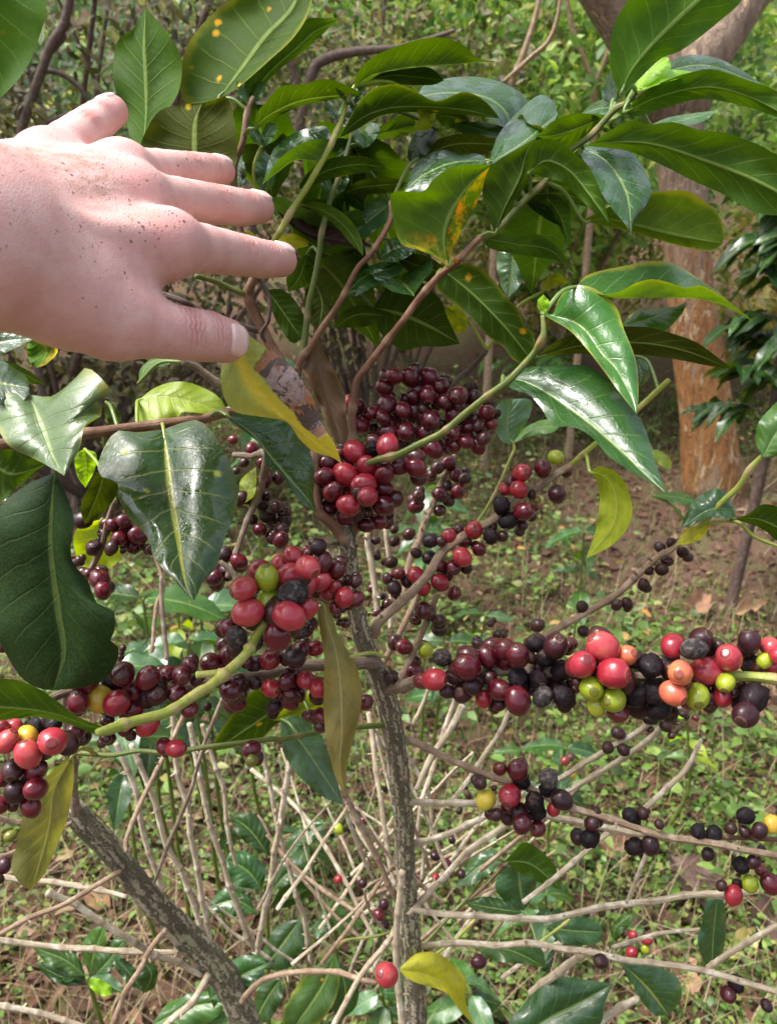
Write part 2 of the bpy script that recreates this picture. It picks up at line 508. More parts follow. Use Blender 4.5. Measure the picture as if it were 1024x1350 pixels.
SM = {
    'trunk': trunk_mat(),
    'bark': stem_mat('bark_grey_brown', (0.22, 0.16, 0.11), (0.12, 0.08, 0.055), (0.28, 0.22, 0.16), 0.8, 0.7),
    'brown': stem_mat('bark_red_brown', (0.19, 0.085, 0.04), (0.11, 0.045, 0.025), (0.24, 0.13, 0.075), 0.6, 0.6, node_col=(0.30, 0.20, 0.12)),
    'dark': stem_mat('bark_dark_twig', (0.10, 0.06, 0.045), (0.06, 0.035, 0.028), (0.14, 0.10, 0.08), 0.7, 0.5),
    'green': stem_mat('stem_green', (0.30, 0.33, 0.045), (0.20, 0.25, 0.03), (0.38, 0.36, 0.10), 0.42, 0.4, node_col=(0.40, 0.27, 0.16)),
    'olive': stem_mat('stem_olive', (0.10, 0.14, 0.018), (0.07, 0.10, 0.014), (0.15, 0.16, 0.03), 0.45, 0.4, node_col=(0.30, 0.19, 0.09)),
    'pale': stem_mat('bark_pale_dead', (0.48, 0.40, 0.275), (0.30, 0.235, 0.155), (0.58, 0.52, 0.40), 0.85, 0.8, node_col=(0.20, 0.14, 0.09)),
    'tan': stem_mat('bark_tan', (0.34, 0.24, 0.15), (0.21, 0.13, 0.08), (0.42, 0.32, 0.22), 0.8, 0.8, node_col=(0.16, 0.10, 0.065)),
}


def cherry_mat(name, cols, rough=0.2, spread=0.5, coat=0.25, wrinkle=0.0, dust=0.0, sss=0.08):
    N = NT(name)
    oc = N.obj()
    info = N.n('ObjectInfo').outputs['Random']
    off = N.n('VectorMath', operation='ADD')
    comb = N.n('CombineXYZ')
    for i, k in enumerate((17.0, 31.0, 53.0)): N.set(comb.inputs[i], N.math('MULTIPLY', info, k))
    N.set(off.inputs[0], oc); N.set(off.inputs[1], comb.outputs[0])
    v = off.outputs[0]
    n1 = N.noise(v, 0.9, 3, 0.5)
    n2 = N.noise(v, 5.0, 4, 0.6)
    sep = N.n('SeparateXYZ'); N.set(sep.inputs[0], oc)
    f = N.math('ADD', N.math('MULTIPLY', N.math('SUBTRACT', n1, 0.5), spread * 2.2), N.math('ADD', 0.25, N.math('MULTIPLY', info, 0.5)))
    col = N.ramp(f, [(0.0, cols[0]), (0.5, cols[1]), (1.0, cols[2])])
    col = N.mix(N.math('MULTIPLY', N.step(n2, 0.56, 0.72), 0.3), col, cols[0])
    col = N.mix(N.math('MULTIPLY', N.step(N.noise(v, 19, 3, 0.6), 0.62, 0.72), 0.25), col, cols[2])
    scar = N.math('MULTIPLY', N.step(N.noise(N.mapping(v, (1, 1, .35)), 3.4, 5, 0.7, 0.8), 0.66, 0.70), 0.6)
    col = N.mix(scar, col, (0.13, 0.05, 0.03))
    z = sep.outputs[2]
    ring = N.math('MULTIPLY', N.step(z, 0.975, 1.0), N.step(z, 1.05, 1.03))
    col = N.mix(N.math('MULTIPLY', ring, N.math('ADD', 0.05, N.math('MULTIPLY', info, 0.28))), col, (0.42, 0.26, 0.13))
    col = N.mix(N.math('MULTIPLY', N.step(z, 1.02, 1.05), 0.6), col, (0.05, 0.02, 0.015))
    if dust:
        col = N.mix(N.math('MULTIPLY', N.step(N.noise(v, 2.2, 5, 0.7), 0.45, 0.66), dust), col, (0.20, 0.17, 0.15))
    N.set(N.b.inputs['Base Color'], col)
    N.set(N.b.inputs['Roughness'], N.math('ADD', rough - 0.03, N.math('MULTIPLY', n2, 0.14)))
    N.b.inputs['Specular IOR Level'].default_value = 0.45 if not wrinkle else (0.3 if wrinkle < 0.5 else 0.16)
    N.b.inputs['Coat Weight'].default_value = coat
    N.b.inputs['Coat Roughness'].default_value = 0.12
    if sss:
        N.b.inputs['Subsurface Weight'].default_value = sss
        N.b.inputs['Subsurface Radius'].default_value = (1.0, 0.35, 0.2)
        N.b.inputs['Subsurface Scale'].default_value = 0.002
    h = N.math('ADD', N.math('MULTIPLY', n2, 0.15 + wrinkle), N.math('MULTIPLY', N.noise(v, 16, 3, 0.6), 0.08 + 0.3 * wrinkle))
    N.set(N.b.inputs['Normal'], N.bump(h, 0.35 + 0.3 * wrinkle, 0.0012))
    return N.m


CM = {
    'm': cherry_mat('cherry_maroon', [(0.036, 0.003, 0.008), (0.080, 0.005, 0.012), (0.16, 0.010, 0.018)]),
    'r': cherry_mat('cherry_red', [(0.14, 0.008, 0.018), (0.27, 0.014, 0.026), (0.40, 0.036, 0.04)]),
    'p': cherry_mat('cherry_pink_red', [(0.23, 0.015, 0.030), (0.38, 0.033, 0.048), (0.47, 0.10, 0.07)], 0.2),
    'o': cherry_mat('cherry_orange', [(0.42, 0.05, 0.04), (0.52, 0.12, 0.06), (0.54, 0.28, 0.07)], 0.22),
    'y': cherry_mat('cherry_yellow', [(0.50, 0.22, 0.03), (0.56, 0.40, 0.03), (0.48, 0.44, 0.05)], 0.24),
    'g': cherry_mat('cherry_green', [(0.17, 0.22, 0.012), (0.27, 0.33, 0.016), (0.36, 0.37, 0.03)], 0.22),
    'b': cherry_mat('cherry_overripe', [(0.014, 0.006, 0.008), (0.028, 0.007, 0.011), (0.06, 0.010, 0.016)], 0.30, wrinkle=0.35, sss=0),
    'k': cherry_mat('cherry_black', [(0.007, 0.006, 0.008), (0.012, 0.008, 0.010), (0.026, 0.012, 0.015)], 0.38, coat=0.08, wrinkle=0.9, sss=0),
    'd': cherry_mat('cherry_dusty_black', [(0.020, 0.018, 0.02), (0.03, 0.025, 0.025), (0.05, 0.035, 0.035)], 0.6, coat=0.0, wrinkle=0.6, dust=0.55, sss=0),
}
# ------------------------------------------------------------------ the coffee shrub
def drop_to(base_w):
    return base_w

SHRUB_BASE = np.array([0.02, 0.52, 0.0])
shrub = empty('coffee_shrub', SHRUB_BASE, 'fruiting coffee shrub with clustered red and black cherries under the open hand', 'shrub')

BRANCHES = []      # (object, polyline world points)


def stem(pts, mat, node=0.0, amp=0.3, sides=10, rough=0.05, name='branch', ridges=0.0, extra=None, tips=True):
    """pts: (px, py, depth m, radius px)"""
    w_ = [P(x, y, d) for x, y, d, r in pts]
    thin = .8 if mat == 'trunk' else .84 if mat in ('brown', 'olive', 'green', 'dark') else 1.0
    rr = [r * d / F * thin for x, y, d, r in pts]
    if extra:
        for q, r in extra: w_.append(np.array(q)); rr.append(r)
    V, Fc, U, pos = tube(np.array(w_), np.array(rr), sides, node, amp, rough, seed=len(BRANCHES), ridges=ridges)
    ndv = LAST_NODE.copy()
    if mat in ('pale', 'tan') and node:              # stubs of shed twigs and fruit stalks at the nodes
        L_ = float(np.sum(np.linalg.norm(np.diff(pos, axis=0), axis=1)))
        for q in range(int(L_ / node * 1.3)):
            i = random.randrange(2, len(pos) - 2)
            tg = pos[i + 1] - pos[i - 1]; tg /= np.linalg.norm(tg)
            sd = np.cross(tg, rng.normal(0, 1, 3)); sd /= np.linalg.norm(sd)
            rb = float(np.mean(rr))
            tip = pos[i] + sd * rb * random.uniform(1.7, 3.2) + tg * rb * random.uniform(-.4, .9)
            v2, f2, u2, _ = tube(np.array([pos[i] + sd * rb * .5, (pos[i] + sd * rb * .5 + tip) / 2, tip]), np.array([.5, .36, .2]) * rb, 5)
            f2 = [tuple(k + len(V) for k in q_) for q_ in f2]
            V = np.vstack([V, v2]); U = np.vstack([U, u2]); Fc = Fc + f2
    o = add(name, V, Fc, SM[mat], shrub, origin=w_[0], uvs=U)
    na_ = o.data.attributes.new('node', 'FLOAT', 'POINT')
    na_.data.foreach_set('value', np.concatenate([ndv, np.zeros(len(V) - len(ndv))]).astype(np.float32))
    BRANCHES.append((o, pos))
    return o


stem([(440, 672, .475, 9), (455, 706, .47, 14), (460, 750, .48, 16), (472, 820, .49, 15), (489, 870, .505, 17), (508, 920, .52, 18),
      (522, 990, .55, 17), (531, 1080, .60, 16), (536, 1170, .645, 16), (542, 1260, .69, 17), (548, 1350, .72, 18)],
     'trunk', sides=40, rough=0.10, ridges=0.14, name='trunk', extra=[((0.03, 0.50, 0.4), .016), ((0.02, 0.52, -0.03), .022)])
stem([(92, 1058, .60, 15), (106, 1078, .61, 20), (130, 1103, .63, 19), (164, 1144, .66, 19), (205, 1191, .70, 20), (249, 1238, .745, 22), (278, 1267, .765, 22), (320, 1340, .80, 23)],
     'trunk', sides=40, rough=0.13, ridges=0.16, name='trunk', extra=[((-0.07, 0.53, 0.35), .019), ((-0.01, 0.53, -0.03), .025)])
# forks and fruiting laterals
stem([(458, 712, .47, 9), (440, 690, .465, 9), (421, 672, .46, 8), (416, 640, .46, 8), (412, 590, .462, 8), (400, 540, .465, 7), (372, 480, .468, 8), (355, 452, .468, 8), (340, 420, .465, 8), (326, 388, .46, 8), (333, 360, .455, 6), (318, 300, .46, 4.5), (313, 222, .455, 4.5), (322, 188, .45, 4.8), (327, 150, .45, 4.5), (335, 127, .448, 3)],
     'brown', node=0.045, amp=0.22)
stem([(456, 715, .475, 10), (468, 690, .48, 9), (475, 640, .485, 8), (462, 560, .49, 7), (466, 508, .485, 6), (480, 485, .48, 6), (507, 450, .47, 5.5), (532, 420, .46, 5.5), (550, 397, .455, 5.5), (580, 365, .445, 5.5), (605, 345, .435, 5.5), (635, 312, .43, 5)],
     'brown', node=0.04, amp=0.25)
stem([(635, 312, .435, 4.5), (655, 302, .437, 5), (692, 262, .44, 5), (720, 237, .44, 4.8), (752, 200, .432, 4.8), (780, 180, .425, 4.8), (810, 147, .415, 5), (826, 138, .41, 4.5), (840, 122, .40, 3.6)], 'olive', node=0.05, amp=0.2)
stem([(395, 560, .475, 5), (392, 487, .475, 6), (410, 455, .472, 5.5), (425, 430, .47, 5), (440, 410, .468, 5), (455, 385, .465, 5), (472, 352, .46, 4.5), (490, 332, .458, 4.5), (515, 290, .455, 4.5), (518, 262, .455, 4)], 'brown', node=0.035, amp=0.25)
stem([(392, 488, .475, 5), (400, 460, .475, 5), (406, 407, .47, 5), (415, 370, .465, 4.5), (422, 337, .462, 4.5), (427, 305, .46, 4.5), (437, 260, .465, 4), (460, 190, .475, 4), (466, 160, .475, 3)], 'olive', node=0.04, amp=0.25)
stem([(332, 372, .46, 5), (350, 345, .455, 5), (362, 317, .45, 5), (372, 302, .447, 5), (390, 270, .445, 5), (405, 247, .443, 5), (425, 210, .44, 5.3), (440, 180, .44, 5.5), (450, 160, .44, 4.5), (460, 132, .44, 4), (470, 112, .44, 3)], 'green', node=0.04, amp=0.25)
stem([(336, 262, .46, 3), (334, 240, .458, 3.2), (336, 215, .456, 3), (345, 192, .455, 2.4)], 'green')
stem([(326, 388, .46, 5), (315, 385, .455, 4.5), (287, 372, .45, 4.2), (258, 364, .44, 4)], 'olive')
stem([(352, 440, .468, 5), (300, 425, .46, 5), (262, 407, .455, 5), (242, 397, .45, 5), (217, 389, .45, 5), (185, 380, .45, 4)], 'dark', node=0.03)
stem([(355, 455, .466, 4), (343, 440, .462, 3), (353, 421, .46, 3), (356, 391, .458, 3), (342, 367, .456, 3)], 'dark', node=0.02)
stem([(370, 540, .47, 6), (330, 528, .465, 6), (290, 505, .455, 5.5), (262, 485, .45, 5.5), (242, 477, .445, 5)], 'bark', node=0.03)
stem([(412, 600, .462, 7), (340, 560, .44, 7), (300, 548, .43, 8), (262, 556, .42, 8), (211, 561, .415, 8), (158, 568, .41, 8.5), (105, 575, .40, 8.5), (40, 582, .39, 8.5), (-60, 590, .38, 8)], 'brown', node=0.045, amp=0.2)
stem([(480, 640, .53, 6), (560, 560, .545, 5), (598, 504, .54, 4.5), (616, 488, .535, 4.5), (640, 460, .53, 3.5)], 'dark', node=0.02, amp=0.35)
stem([(484, 612, .455, 5), (498, 606, .45, 5.5), (524, 599, .445, 5.8), (550, 586, .44, 5.8), (585, 568, .435, 5.5), (611, 546, .43, 5.5), (637, 525, .425, 5.5), (666, 504, .42, 5.8), (685, 485, .418, 5.5), (705, 462, .415, 5), (717, 440, .41, 5), (716, 414, .41, 3.5)], 'olive', node=0.036, amp=0.55)
stem([(487, 838, .50, 7), (496, 818, .50, 7), (535, 788, .51, 6.5), (562, 760, .515, 6.3), (589, 725, .52, 6), (644, 692, .525, 5.5), (660, 681, .525, 6.5), (682, 662, .525, 6), (712, 643, .525, 5.5), (732, 626, .52, 5), (753, 613, .515, 5)], 'tan', node=0.03, amp=0.25)
stem([(750, 615, .515, 4.5), (762, 604, .51, 4.5), (782, 587, .505, 4.5), (842, 537, .49, 4.5), (882, 502, .48, 4.5)], 'green', node=0.05, amp=0.2)
stem([(535, 785, .55, 5), (537, 744, .57, 4.5), (551, 711, .59, 4.5), (565, 676, .61, 4.5), (569, 668, .62, 4), (585, 628, .63, 4), (600, 600, .63, 3)], 'tan', node=0.025)
stem([(496, 830, .60, 4.5), (496, 796, .60, 4.5), (491, 750, .60, 4.5), (485, 705, .60, 4)], 'pale', node=0.03, amp=0.5)
stem([(515, 830, .65, 3), (513, 771, .65, 3), (507, 697, .65, 3)], 'pale', node=0.03)
stem([(500, 880, .55, 4), (524, 841, .56, 4), (542, 801, .57, 4), (556, 770, .57, 3.5)], 'tan', node=0.025)
stem([(527, 900, .53, 5), (537, 883, .53, 4.5), (547, 856, .53, 4.5), (561, 825, .53, 4.5), (579, 783, .53, 4)], 'tan', node=0.025)
# the long fruit-covered lateral to the right
stem([(500, 912, .515, 8), (520, 907, .51, 8.5), (540, 901, .49, 8), (560, 896, .47, 7.5), (605, 889, .455, 7.5), (648, 886, .445, 7), (724, 886, .440, 7), (780, 892, .436, 7), (833, 894, .433, 7), (873, 892, .428, 7), (925, 891, .424, 7)], 'bark', node=0.035, amp=0.25)
stem([(920, 891, .418, 7), (954, 891, .414, 8), (991, 893, .41, 8), (1024, 897, .405, 8), (1090, 910, .40, 7)], 'green', node=0.04)
stem([(690, 860, .58, 5), (716, 842, .58, 4.5), (754, 820, .58, 4.5), (804, 789, .58, 4.5), (839, 760, .575, 4.5), (865, 738, .57, 4), (883, 729, .565, 3.5), (902, 713, .56, 3.5)], 'tan', node=0.03, amp=0.5)
stem([(902, 713, .56, 3.5), (928, 690, .55, 4), (947, 667, .545, 4.5), (972, 643, .54, 4.5), (987, 620, .535, 4.5), (1007, 600, .53, 4)], 'green', node=0.05)
stem([(931, 690, .55, 2.5), (970, 688, .545, 3), (995, 708, .54, 3), (1030, 722, .535, 3)], 'green')
# left side
stem([(494, 873, .505, 9), (467, 875, .49, 8.5), (415, 880, .475, 8), (362, 887, .465, 8.5), (320, 893, .455, 9), (260, 898, .44, 7), (180, 903, .425, 6.5), (100, 908, .415, 6), (40, 930, .40, 5), (-40, 960, .39, 5)], 'bark', node=0.04)
stem([(362, 800, .40, 5), (352, 817, .395, 6.5), (337, 840, .39, 7), (326, 861, .38, 7.5), (303, 885, .37, 8), (276, 906, .355, 8), (264, 911, .35, 8), (224, 935, .335, 8), (185, 948, .325, 8), (148, 961, .315, 8.5), (128, 966, .31, 6)], 'green', node=0.026, amp=0.5)
stem([(306, 882, .372, 6), (285, 887, .365, 5.5), (259, 890, .36, 5.5)], 'green')
stem([(470, 800, .49, 8), (430, 790, .46, 6), (380, 790, .43, 6), (355, 812, .40, 5)], 'bark')
stem([(96, 1000, .45, 4), (100, 994, .45, 4), (148, 996, .45, 3.8), (185, 990, .45, 3.8), (224, 992, .45, 3.8), (270, 985, .455, 4), (309, 980, .46, 4), (357, 974, .465, 4.5), (372, 974, .47, 4), (440, 960, .50, 4), (510, 955, .53, 5)], 'olive', node=0.06)
stem([(100, 1075, .60, 7), (98, 1030, .58, 5), (92, 980, .55, 5), (86, 900, .52, 5), (80, 830, .50, 5)], 'bark', node=0.03)
stem([(112, 766, .48, 4), (123, 745, .478, 4), (134, 722, .475, 4), (142, 690, .47, 4), (152, 660, .465, 4)], 'bark')
stem([(300, 760, .50, 5), (322, 700, .50, 4), (340, 650, .50, 5), (352, 600, .48, 5), (330, 603, .49, 4), (308, 601, .50, 4)], 'bark', node=0.025)
stem([(460, 760, .50, 3), (440, 730, .51, 3), (425, 715, .51, 3), (385, 735, .52, 4), (372, 715, .52, 4), (355, 690, .52, 4), (340, 665, .515, 4)], 'bark')
stem([(455, 716, .475, 4), (447, 717, .47, 3), (437, 716, .46, 3)], 'dark')
stem([(320, 775, .49, 4), (305, 753, .49, 4), (290, 740, .49, 3)], 'bark')
# petiole of the hanging yellow-brown leaf
stem([(508, 867, .45, 2.6), (494, 861, .44, 3), (478, 862, .435, 3), (462, 866, .43, 3.5), (450, 862, .425, 3)], 'green')

# bare grey laterals in the lower half
BARE = [
    ([(152, 980), (179, 1044), (190, 1097), (205, 1144), (217, 1182), (240, 1240)], 4.8, .80, .86, 'pale'),
    ([(173, 980), (199, 1044), (217, 1103), (237, 1147), (261, 1206), (275, 1250)], 5, .78, .84, 'pale'),
    ([(250, 930), (217, 998), (188, 1056), (167, 1106), (166, 1124)], 4.2, .66, .62, 'tan'),
    ([(292, 920), (265, 992), (252, 1039), (240, 1071), (223, 1112), (202, 1165)], 3.6, .62, .66, 'bark'),
    ([(230, 940), (234, 998), (249, 1091), (261, 1147), (270, 1211), (278, 1252)], 5, .70, .76, 'pale'),
    ([(250, 955), (258, 998), (278, 1083), (292, 1126), (306, 1170), (324, 1223), (336, 1255)], 5, .76, .84, 'pale'),
    ([(266, 955), (280, 995), (295, 1044), (302, 1100), (310, 1140)], 4, .85, .90, 'pale'),
    ([(392, 960), (381, 1012), (371, 1068), (363, 1121), (355, 1182), (343, 1235), (337, 1270)], 5.5, .70, .82, 'pale'),
    ([(330, 930), (344, 986), (356, 1039), (371, 1109), (391, 1182), (406, 1229), (413, 1270)], 4.5, .78, .86, 'pale'),
    ([(330, 1015), (368, 1044), (403, 1077), (432, 1121), (456, 1162), (473, 1197), (497, 1244)], 4, .85, .78, 'pale'),
    ([(447, 1035), (456, 1053), (470, 1083), (491, 1126), (514, 1170), (532, 1200)], 5.5, .62, .67, 'tan'),
    ([(445, 1045), (453, 1065), (468, 1106), (491, 1156)], 4, .75, .8, 'pale'),
    ([(484, 940), (491, 980), (498, 1024), (504, 1077), (514, 1144), (520, 1170)], 4.5, .72, .7, 'pale'),
    ([(496, 960), (506, 1010), (518, 1060)], 3, .75, .75, 'pale'),
    ([(531, 1150), (530, 1160), (525, 1200), (522, 1244), (522, 1288), (528, 1350), (532, 1390)], 6, .62, .66, 'pale'),
    ([(520, 1230), (511, 1244), (485, 1273), (467, 1299), (441, 1349), (425, 1380)], 5, .66, .68, 'pale'),
    ([(320, 1320), (336, 1298), (356, 1286), (397, 1279), (438, 1283), (467, 1290), (496, 1296)], 5, .72, .68, 'tan'),
    ([(425, 1270), (438, 1250), (465, 1215), (500, 1162), (520, 1140)], 4, .72, .66, 'tan'),
    ([(445, 1252), (456, 1241), (491, 1236), (514, 1230)], 3, .68, .66, 'olive'),
    ([(500, 1160), (482, 1173), (485, 1194), (497, 1214), (535, 1255), (545, 1270)], 2.2, .66, .68, 'bark'),
    ([(-30, 1150), (0, 1154), (53, 1163), (117, 1172), (168, 1182)], 5, .70, .72, 'pale'),
    ([(66, 1172), (117, 1206), (164, 1235), (190, 1250), (229, 1269), (265, 1288)], 6, .66, .75, 'pale'),
    ([(160, 1150), (117, 1173), (79, 1194), (38, 1209), (0, 1229), (-30, 1242)], 4.5, .64, .58, 'tan'),
    ([(-30, 1237), (0, 1239), (53, 1245), (117, 1252), (176, 1255), (235, 1256)], 5, .68, .74, 'pale'),
    ([(221, 1225), (199, 1250), (185, 1276), (167, 1305), (149, 1349), (140, 1380)], 5, .68, .70, 'tan'),
    ([(-30, 1320), (0, 1326), (44, 1335), (88, 1346), (150, 1370)], 5, .74, .78, 'pale'),
    ([(275, 1285), (255, 1317), (223, 1349), (200, 1380)], 6, .74, .74, 'pale'),
    ([(-20, 1070), (0, 1077), (30, 1086), (95, 1075)], 5, .56, .60, 'tan'),
    ([(-20, 1138), (0, 1129), (26, 1118), (95, 1080)], 5, .56, .60, 'tan'),
    ([(545, 1198), (553, 1200), (591, 1207), (626, 1210), (673, 1212), (720, 1209), (768, 1202), (824, 1193), (870, 1187), (914, 1180), (958, 1177), (1000, 1174)], 5.5, .65, .56, 'pale'),
    ([(545, 1250), (588, 1247), (632, 1245), (706, 1245), (744, 1250), (780, 1254), (841, 1269), (909, 1278), (958, 1289), (1005, 1301), (1060, 1318)], 5.5, .69, .60, 'pale'),
    ([(536, 1113), (544, 1112), (583, 1103), (612, 1092), (640, 1078), (662, 1064), (690, 1046)], 5.5, .62, .60, 'pale'),
    ([(540, 1205), (553, 1194), (583, 1159), (618, 1124), (656, 1095), (690, 1070)], 5.5, .65, .62, 'pale'),
    ([(575, 1168), (597, 1133), (629, 1089), (645, 1065)], 3.6, .75, .75, 'pale'),
    ([(524, 972), (547, 978), (569, 988), (600, 1004), (634, 1020), (666, 1031), (698, 1041), (727, 1054), (758, 1065), (798, 1078), (837, 1091), (873, 1102), (912, 1108), (954, 1116), (991, 1123), (1060, 1133)], 6.3, .545, .50, 'tan'),
    ([(530, 1059), (541, 1059), (580, 1060), (600, 1058), (653, 1060), (719, 1075), (769, 1083), (824, 1094), (850, 1098)], 6, .59, .54, 'pale'),
    ([(905, 1105), (940, 1103), (965, 1105), (1018, 1108), (1060, 1112)], 5, .52, .51, 'brown'),
    ([(598, 1054), (621, 1025), (642, 991), (658, 965), (669, 938), (690, 890)], 4.2, .62, .62, 'pale'),
    ([(715, 1035), (737, 1025), (771, 1004), (798, 991), (832, 970), (854, 954), (886, 933)], 5, .60, .58, 'pale'),
    ([(735, 1048), (748, 1041), (785, 1020), (811, 1004), (845, 981), (865, 965), (902, 928), (930, 900)], 5, .62, .60, 'pale'),
    ([(690, 1190), (737, 1152), (779, 1118), (815, 1090), (852, 1063), (881, 1040), (907, 1013), (925, 975)], 4.6, .66, .66, 'pale'),
    ([(855, 1120), (850, 1127), (838, 1159), (826, 1190)], 4.2, .56, .58, 'pale'),
    ([(930, 1275), (955, 1259), (988, 1241), (1024, 1220), (1060, 1200)], 5, .66, .62, 'pale'),
    ([(770, 1362), (806, 1335), (841, 1314)], 7, .70, .72, 'pale'),
    ([(800, 1252), (865, 1232), (926, 1223)], 3.6, .75, .78, 'pale'),
    ([(660, 1290), (700, 1262), (750, 1238), (775, 1225)], 4, .85, .85, 'pale'),
    ([(700, 1310), (745, 1275), (780, 1255)], 7, .72, .66, 'pale'),
    ([(520, 970), (540, 1000), (565, 1050), (570, 1110)], 4, .80, .85, 'pale'),
    ([(600, 920), (588, 960), (575, 1000), (556, 1060), (545, 1120)], 4.5, .70, .72, 'pale'),
    ([(610, 930), (590, 965), (566, 1000), (550, 1040)], 6, .62, .60, 'pale'),
    ([(545, 955), (560, 920), (572, 880)], 3.5, .66, .66, 'pale'),
    ([(560, 1180), (600, 1140), (640, 1110)], 3.5, .8, .8, 'pale'),
    ([(648, 1140), (628, 1170), (600, 1200), (560, 1245)], 3.2, .75, .72, 'olive'),
    ([(628, 1210), (602, 1238), (575, 1260), (560, 1285)], 3.2, .70, .70, 'green'),
    ([(750, 1212), (720, 1235), (700, 1248)], 3.2, .70, .70, 'green'),
    ([(628, 690), (650, 654), (671, 607), (677, 590), (672, 580)], 3.2, .60, .60, 'green'),
    ([(200, 860), (205, 800), (215, 770), (198, 700)], 3.5, .85, .85, 'tan'),
    ([(222, 870), (213, 800), (210, 760)], 4, .80, .80, 'bark'),
]
for pts, r, d0, d1, m in BARE:
    n = len(pts)
    stem([(x, y, d0 + (d1 - d0) * i / (n - 1), r * .74 * (1.0 if i < n - 1 else 0.75)) for i, (x, y) in enumerate(pts)], m, node=0.034 if m in ('pale', 'tan') else 0.05, amp=0.34, sides=9, rough=0.12)

# thin dead twigs tangled round the trunk
tw = random.Random(5)
for k in range(34):
    sx, sy = tw.uniform(330, 640), tw.uniform(1110, 1300)
    side = 1 if tw.random() < .5 else -1
    ln = tw.uniform(90, 230); an = tw.uniform(.45, 1.35)
    ex, ey = sx + side * math.cos(an) * ln, sy - math.sin(an) * ln
    dd = tw.uniform(.68, .95); d2 = dd - tw.uniform(-.05, .10)
    mx, my = (sx + ex) / 2 + tw.uniform(-10, 10), (sy + ey) / 2 + tw.uniform(-8, 8)
    rr_ = tw.uniform(1.5, 2.7)
    stem([(sx, sy, dd, rr_ * 1.2), (mx, my, (dd + d2) / 2, rr_), (ex, ey, d2, rr_ * .7)], tw.choice(('pale', 'pale', 'tan')), node=0.03, amp=0.3, sides=7, rough=0.1)

# short spur scars and dead fruit stalks on the bare laterals are part of each branch's own mesh (node rings)

ALLB = np.vstack([p for _, p in BRANCHES])
ALLB_I = np.concatenate([[i] * len(p) for i, (_, p) in enumerate(BRANCHES)])


def nearest_branch(q):
    dd = np.linalg.norm(ALLB - q, axis=1)
    k = int(np.argmin(dd))
    return int(ALLB_I[k]), ALLB[k], float(dd[k])


# ------------------------------------------------------------------ leaves of the shrub
NT_L, NH = 30, 8


def leaf_grid(mid, A, B, d0, d1, da, db, side, arch=0.0, ripple=0.003, quilt=0.0006, seed=0):
    """surface through a midrib and two margins (photo pixels), each at its own distance"""
    base, tip = mid[0], mid[-1]
    m = catmull(mid, NT_L)
    ea = catmull([base] + list(A) + [tip], NT_L)
    eb = catmull([base] + list(B) + [tip], NT_L)
    t = np.linspace(0, 1, NT_L)
    prof = np.sin(np.pi * np.clip(t, 0, 1)) ** 0.7
    dm = d0 + (d1 - d0) * t + arch * 4 * t * (1 - t)
    ph = (seed * 1.7) % 6.28
    sgn = -1.0 if side == 'u' else 1.0
    V, U = [], []
    for i in range(NT_L):
        for j in range(-NH, NH + 1):
            s = j / NH
            e, dd, k = (ea, da, 0.0) if s < 0 else (eb, db, 1.9)
            a = abs(s)
            x, y = m[i] + (e[i] - m[i]) * a
            hw = np.linalg.norm(e[i] - m[i]) * dm[i] / F
            d = dm[i] + dd * prof[i] * a ** 1.15
            d += sgn * hw * 0.16 * math.sin(math.pi * a)
            d += ripple * a ** 2 * prof[i] * math.sin(2 * math.pi * 2.6 * t[i] + ph + k)
            d += -sgn * quilt * math.cos(2 * math.pi * (t[i] * 8.5 - 1.7 * a ** 0.8)) * math.sin(math.pi * min(1, a * 1.1)) ** 0.5 * prof[i]
            V.append(P(x, y, d))
            U.append((t[i], 0.5 + 0.5 * s))
    W = 2 * NH + 1
    Fc = [(i * W + j, i * W + j + 1, (i + 1) * W + j + 1, (i + 1) * W + j) for i in range(NT_L - 1) for j in range(W - 1)]
    V = np.array(V)
    # upper side = front of the faces
    area = 0.0
    pv = [base] + list(A) + [tip] + list(B)[::-1]
    for k in range(len(pv)):
        x0, y0 = pv[k]; x1, y1 = pv[(k + 1) % len(pv)]
        area += x0 * y1 - x1 * y0
    return V, Fc, np.array(U), area


def orient(V, Fc, side, pref=None):
    """flip so that the front faces the camera when side == 'u'"""
    f = np.array(Fc)
    n = np.cross(V[f[:, 1]] - V[f[:, 0]], V[f[:, 2]] - V[f[:, 0]])
    c = V[f].mean(axis=1) - CAM
    w_ = (n * c).sum(axis=1)
    if pref is not None: w_ = w_[pref]
    towards = w_.sum() < 0
    if towards != (side == 'u'): Fc = [q[::-1] for q in Fc]
    return Fc


LEAF_N = 0


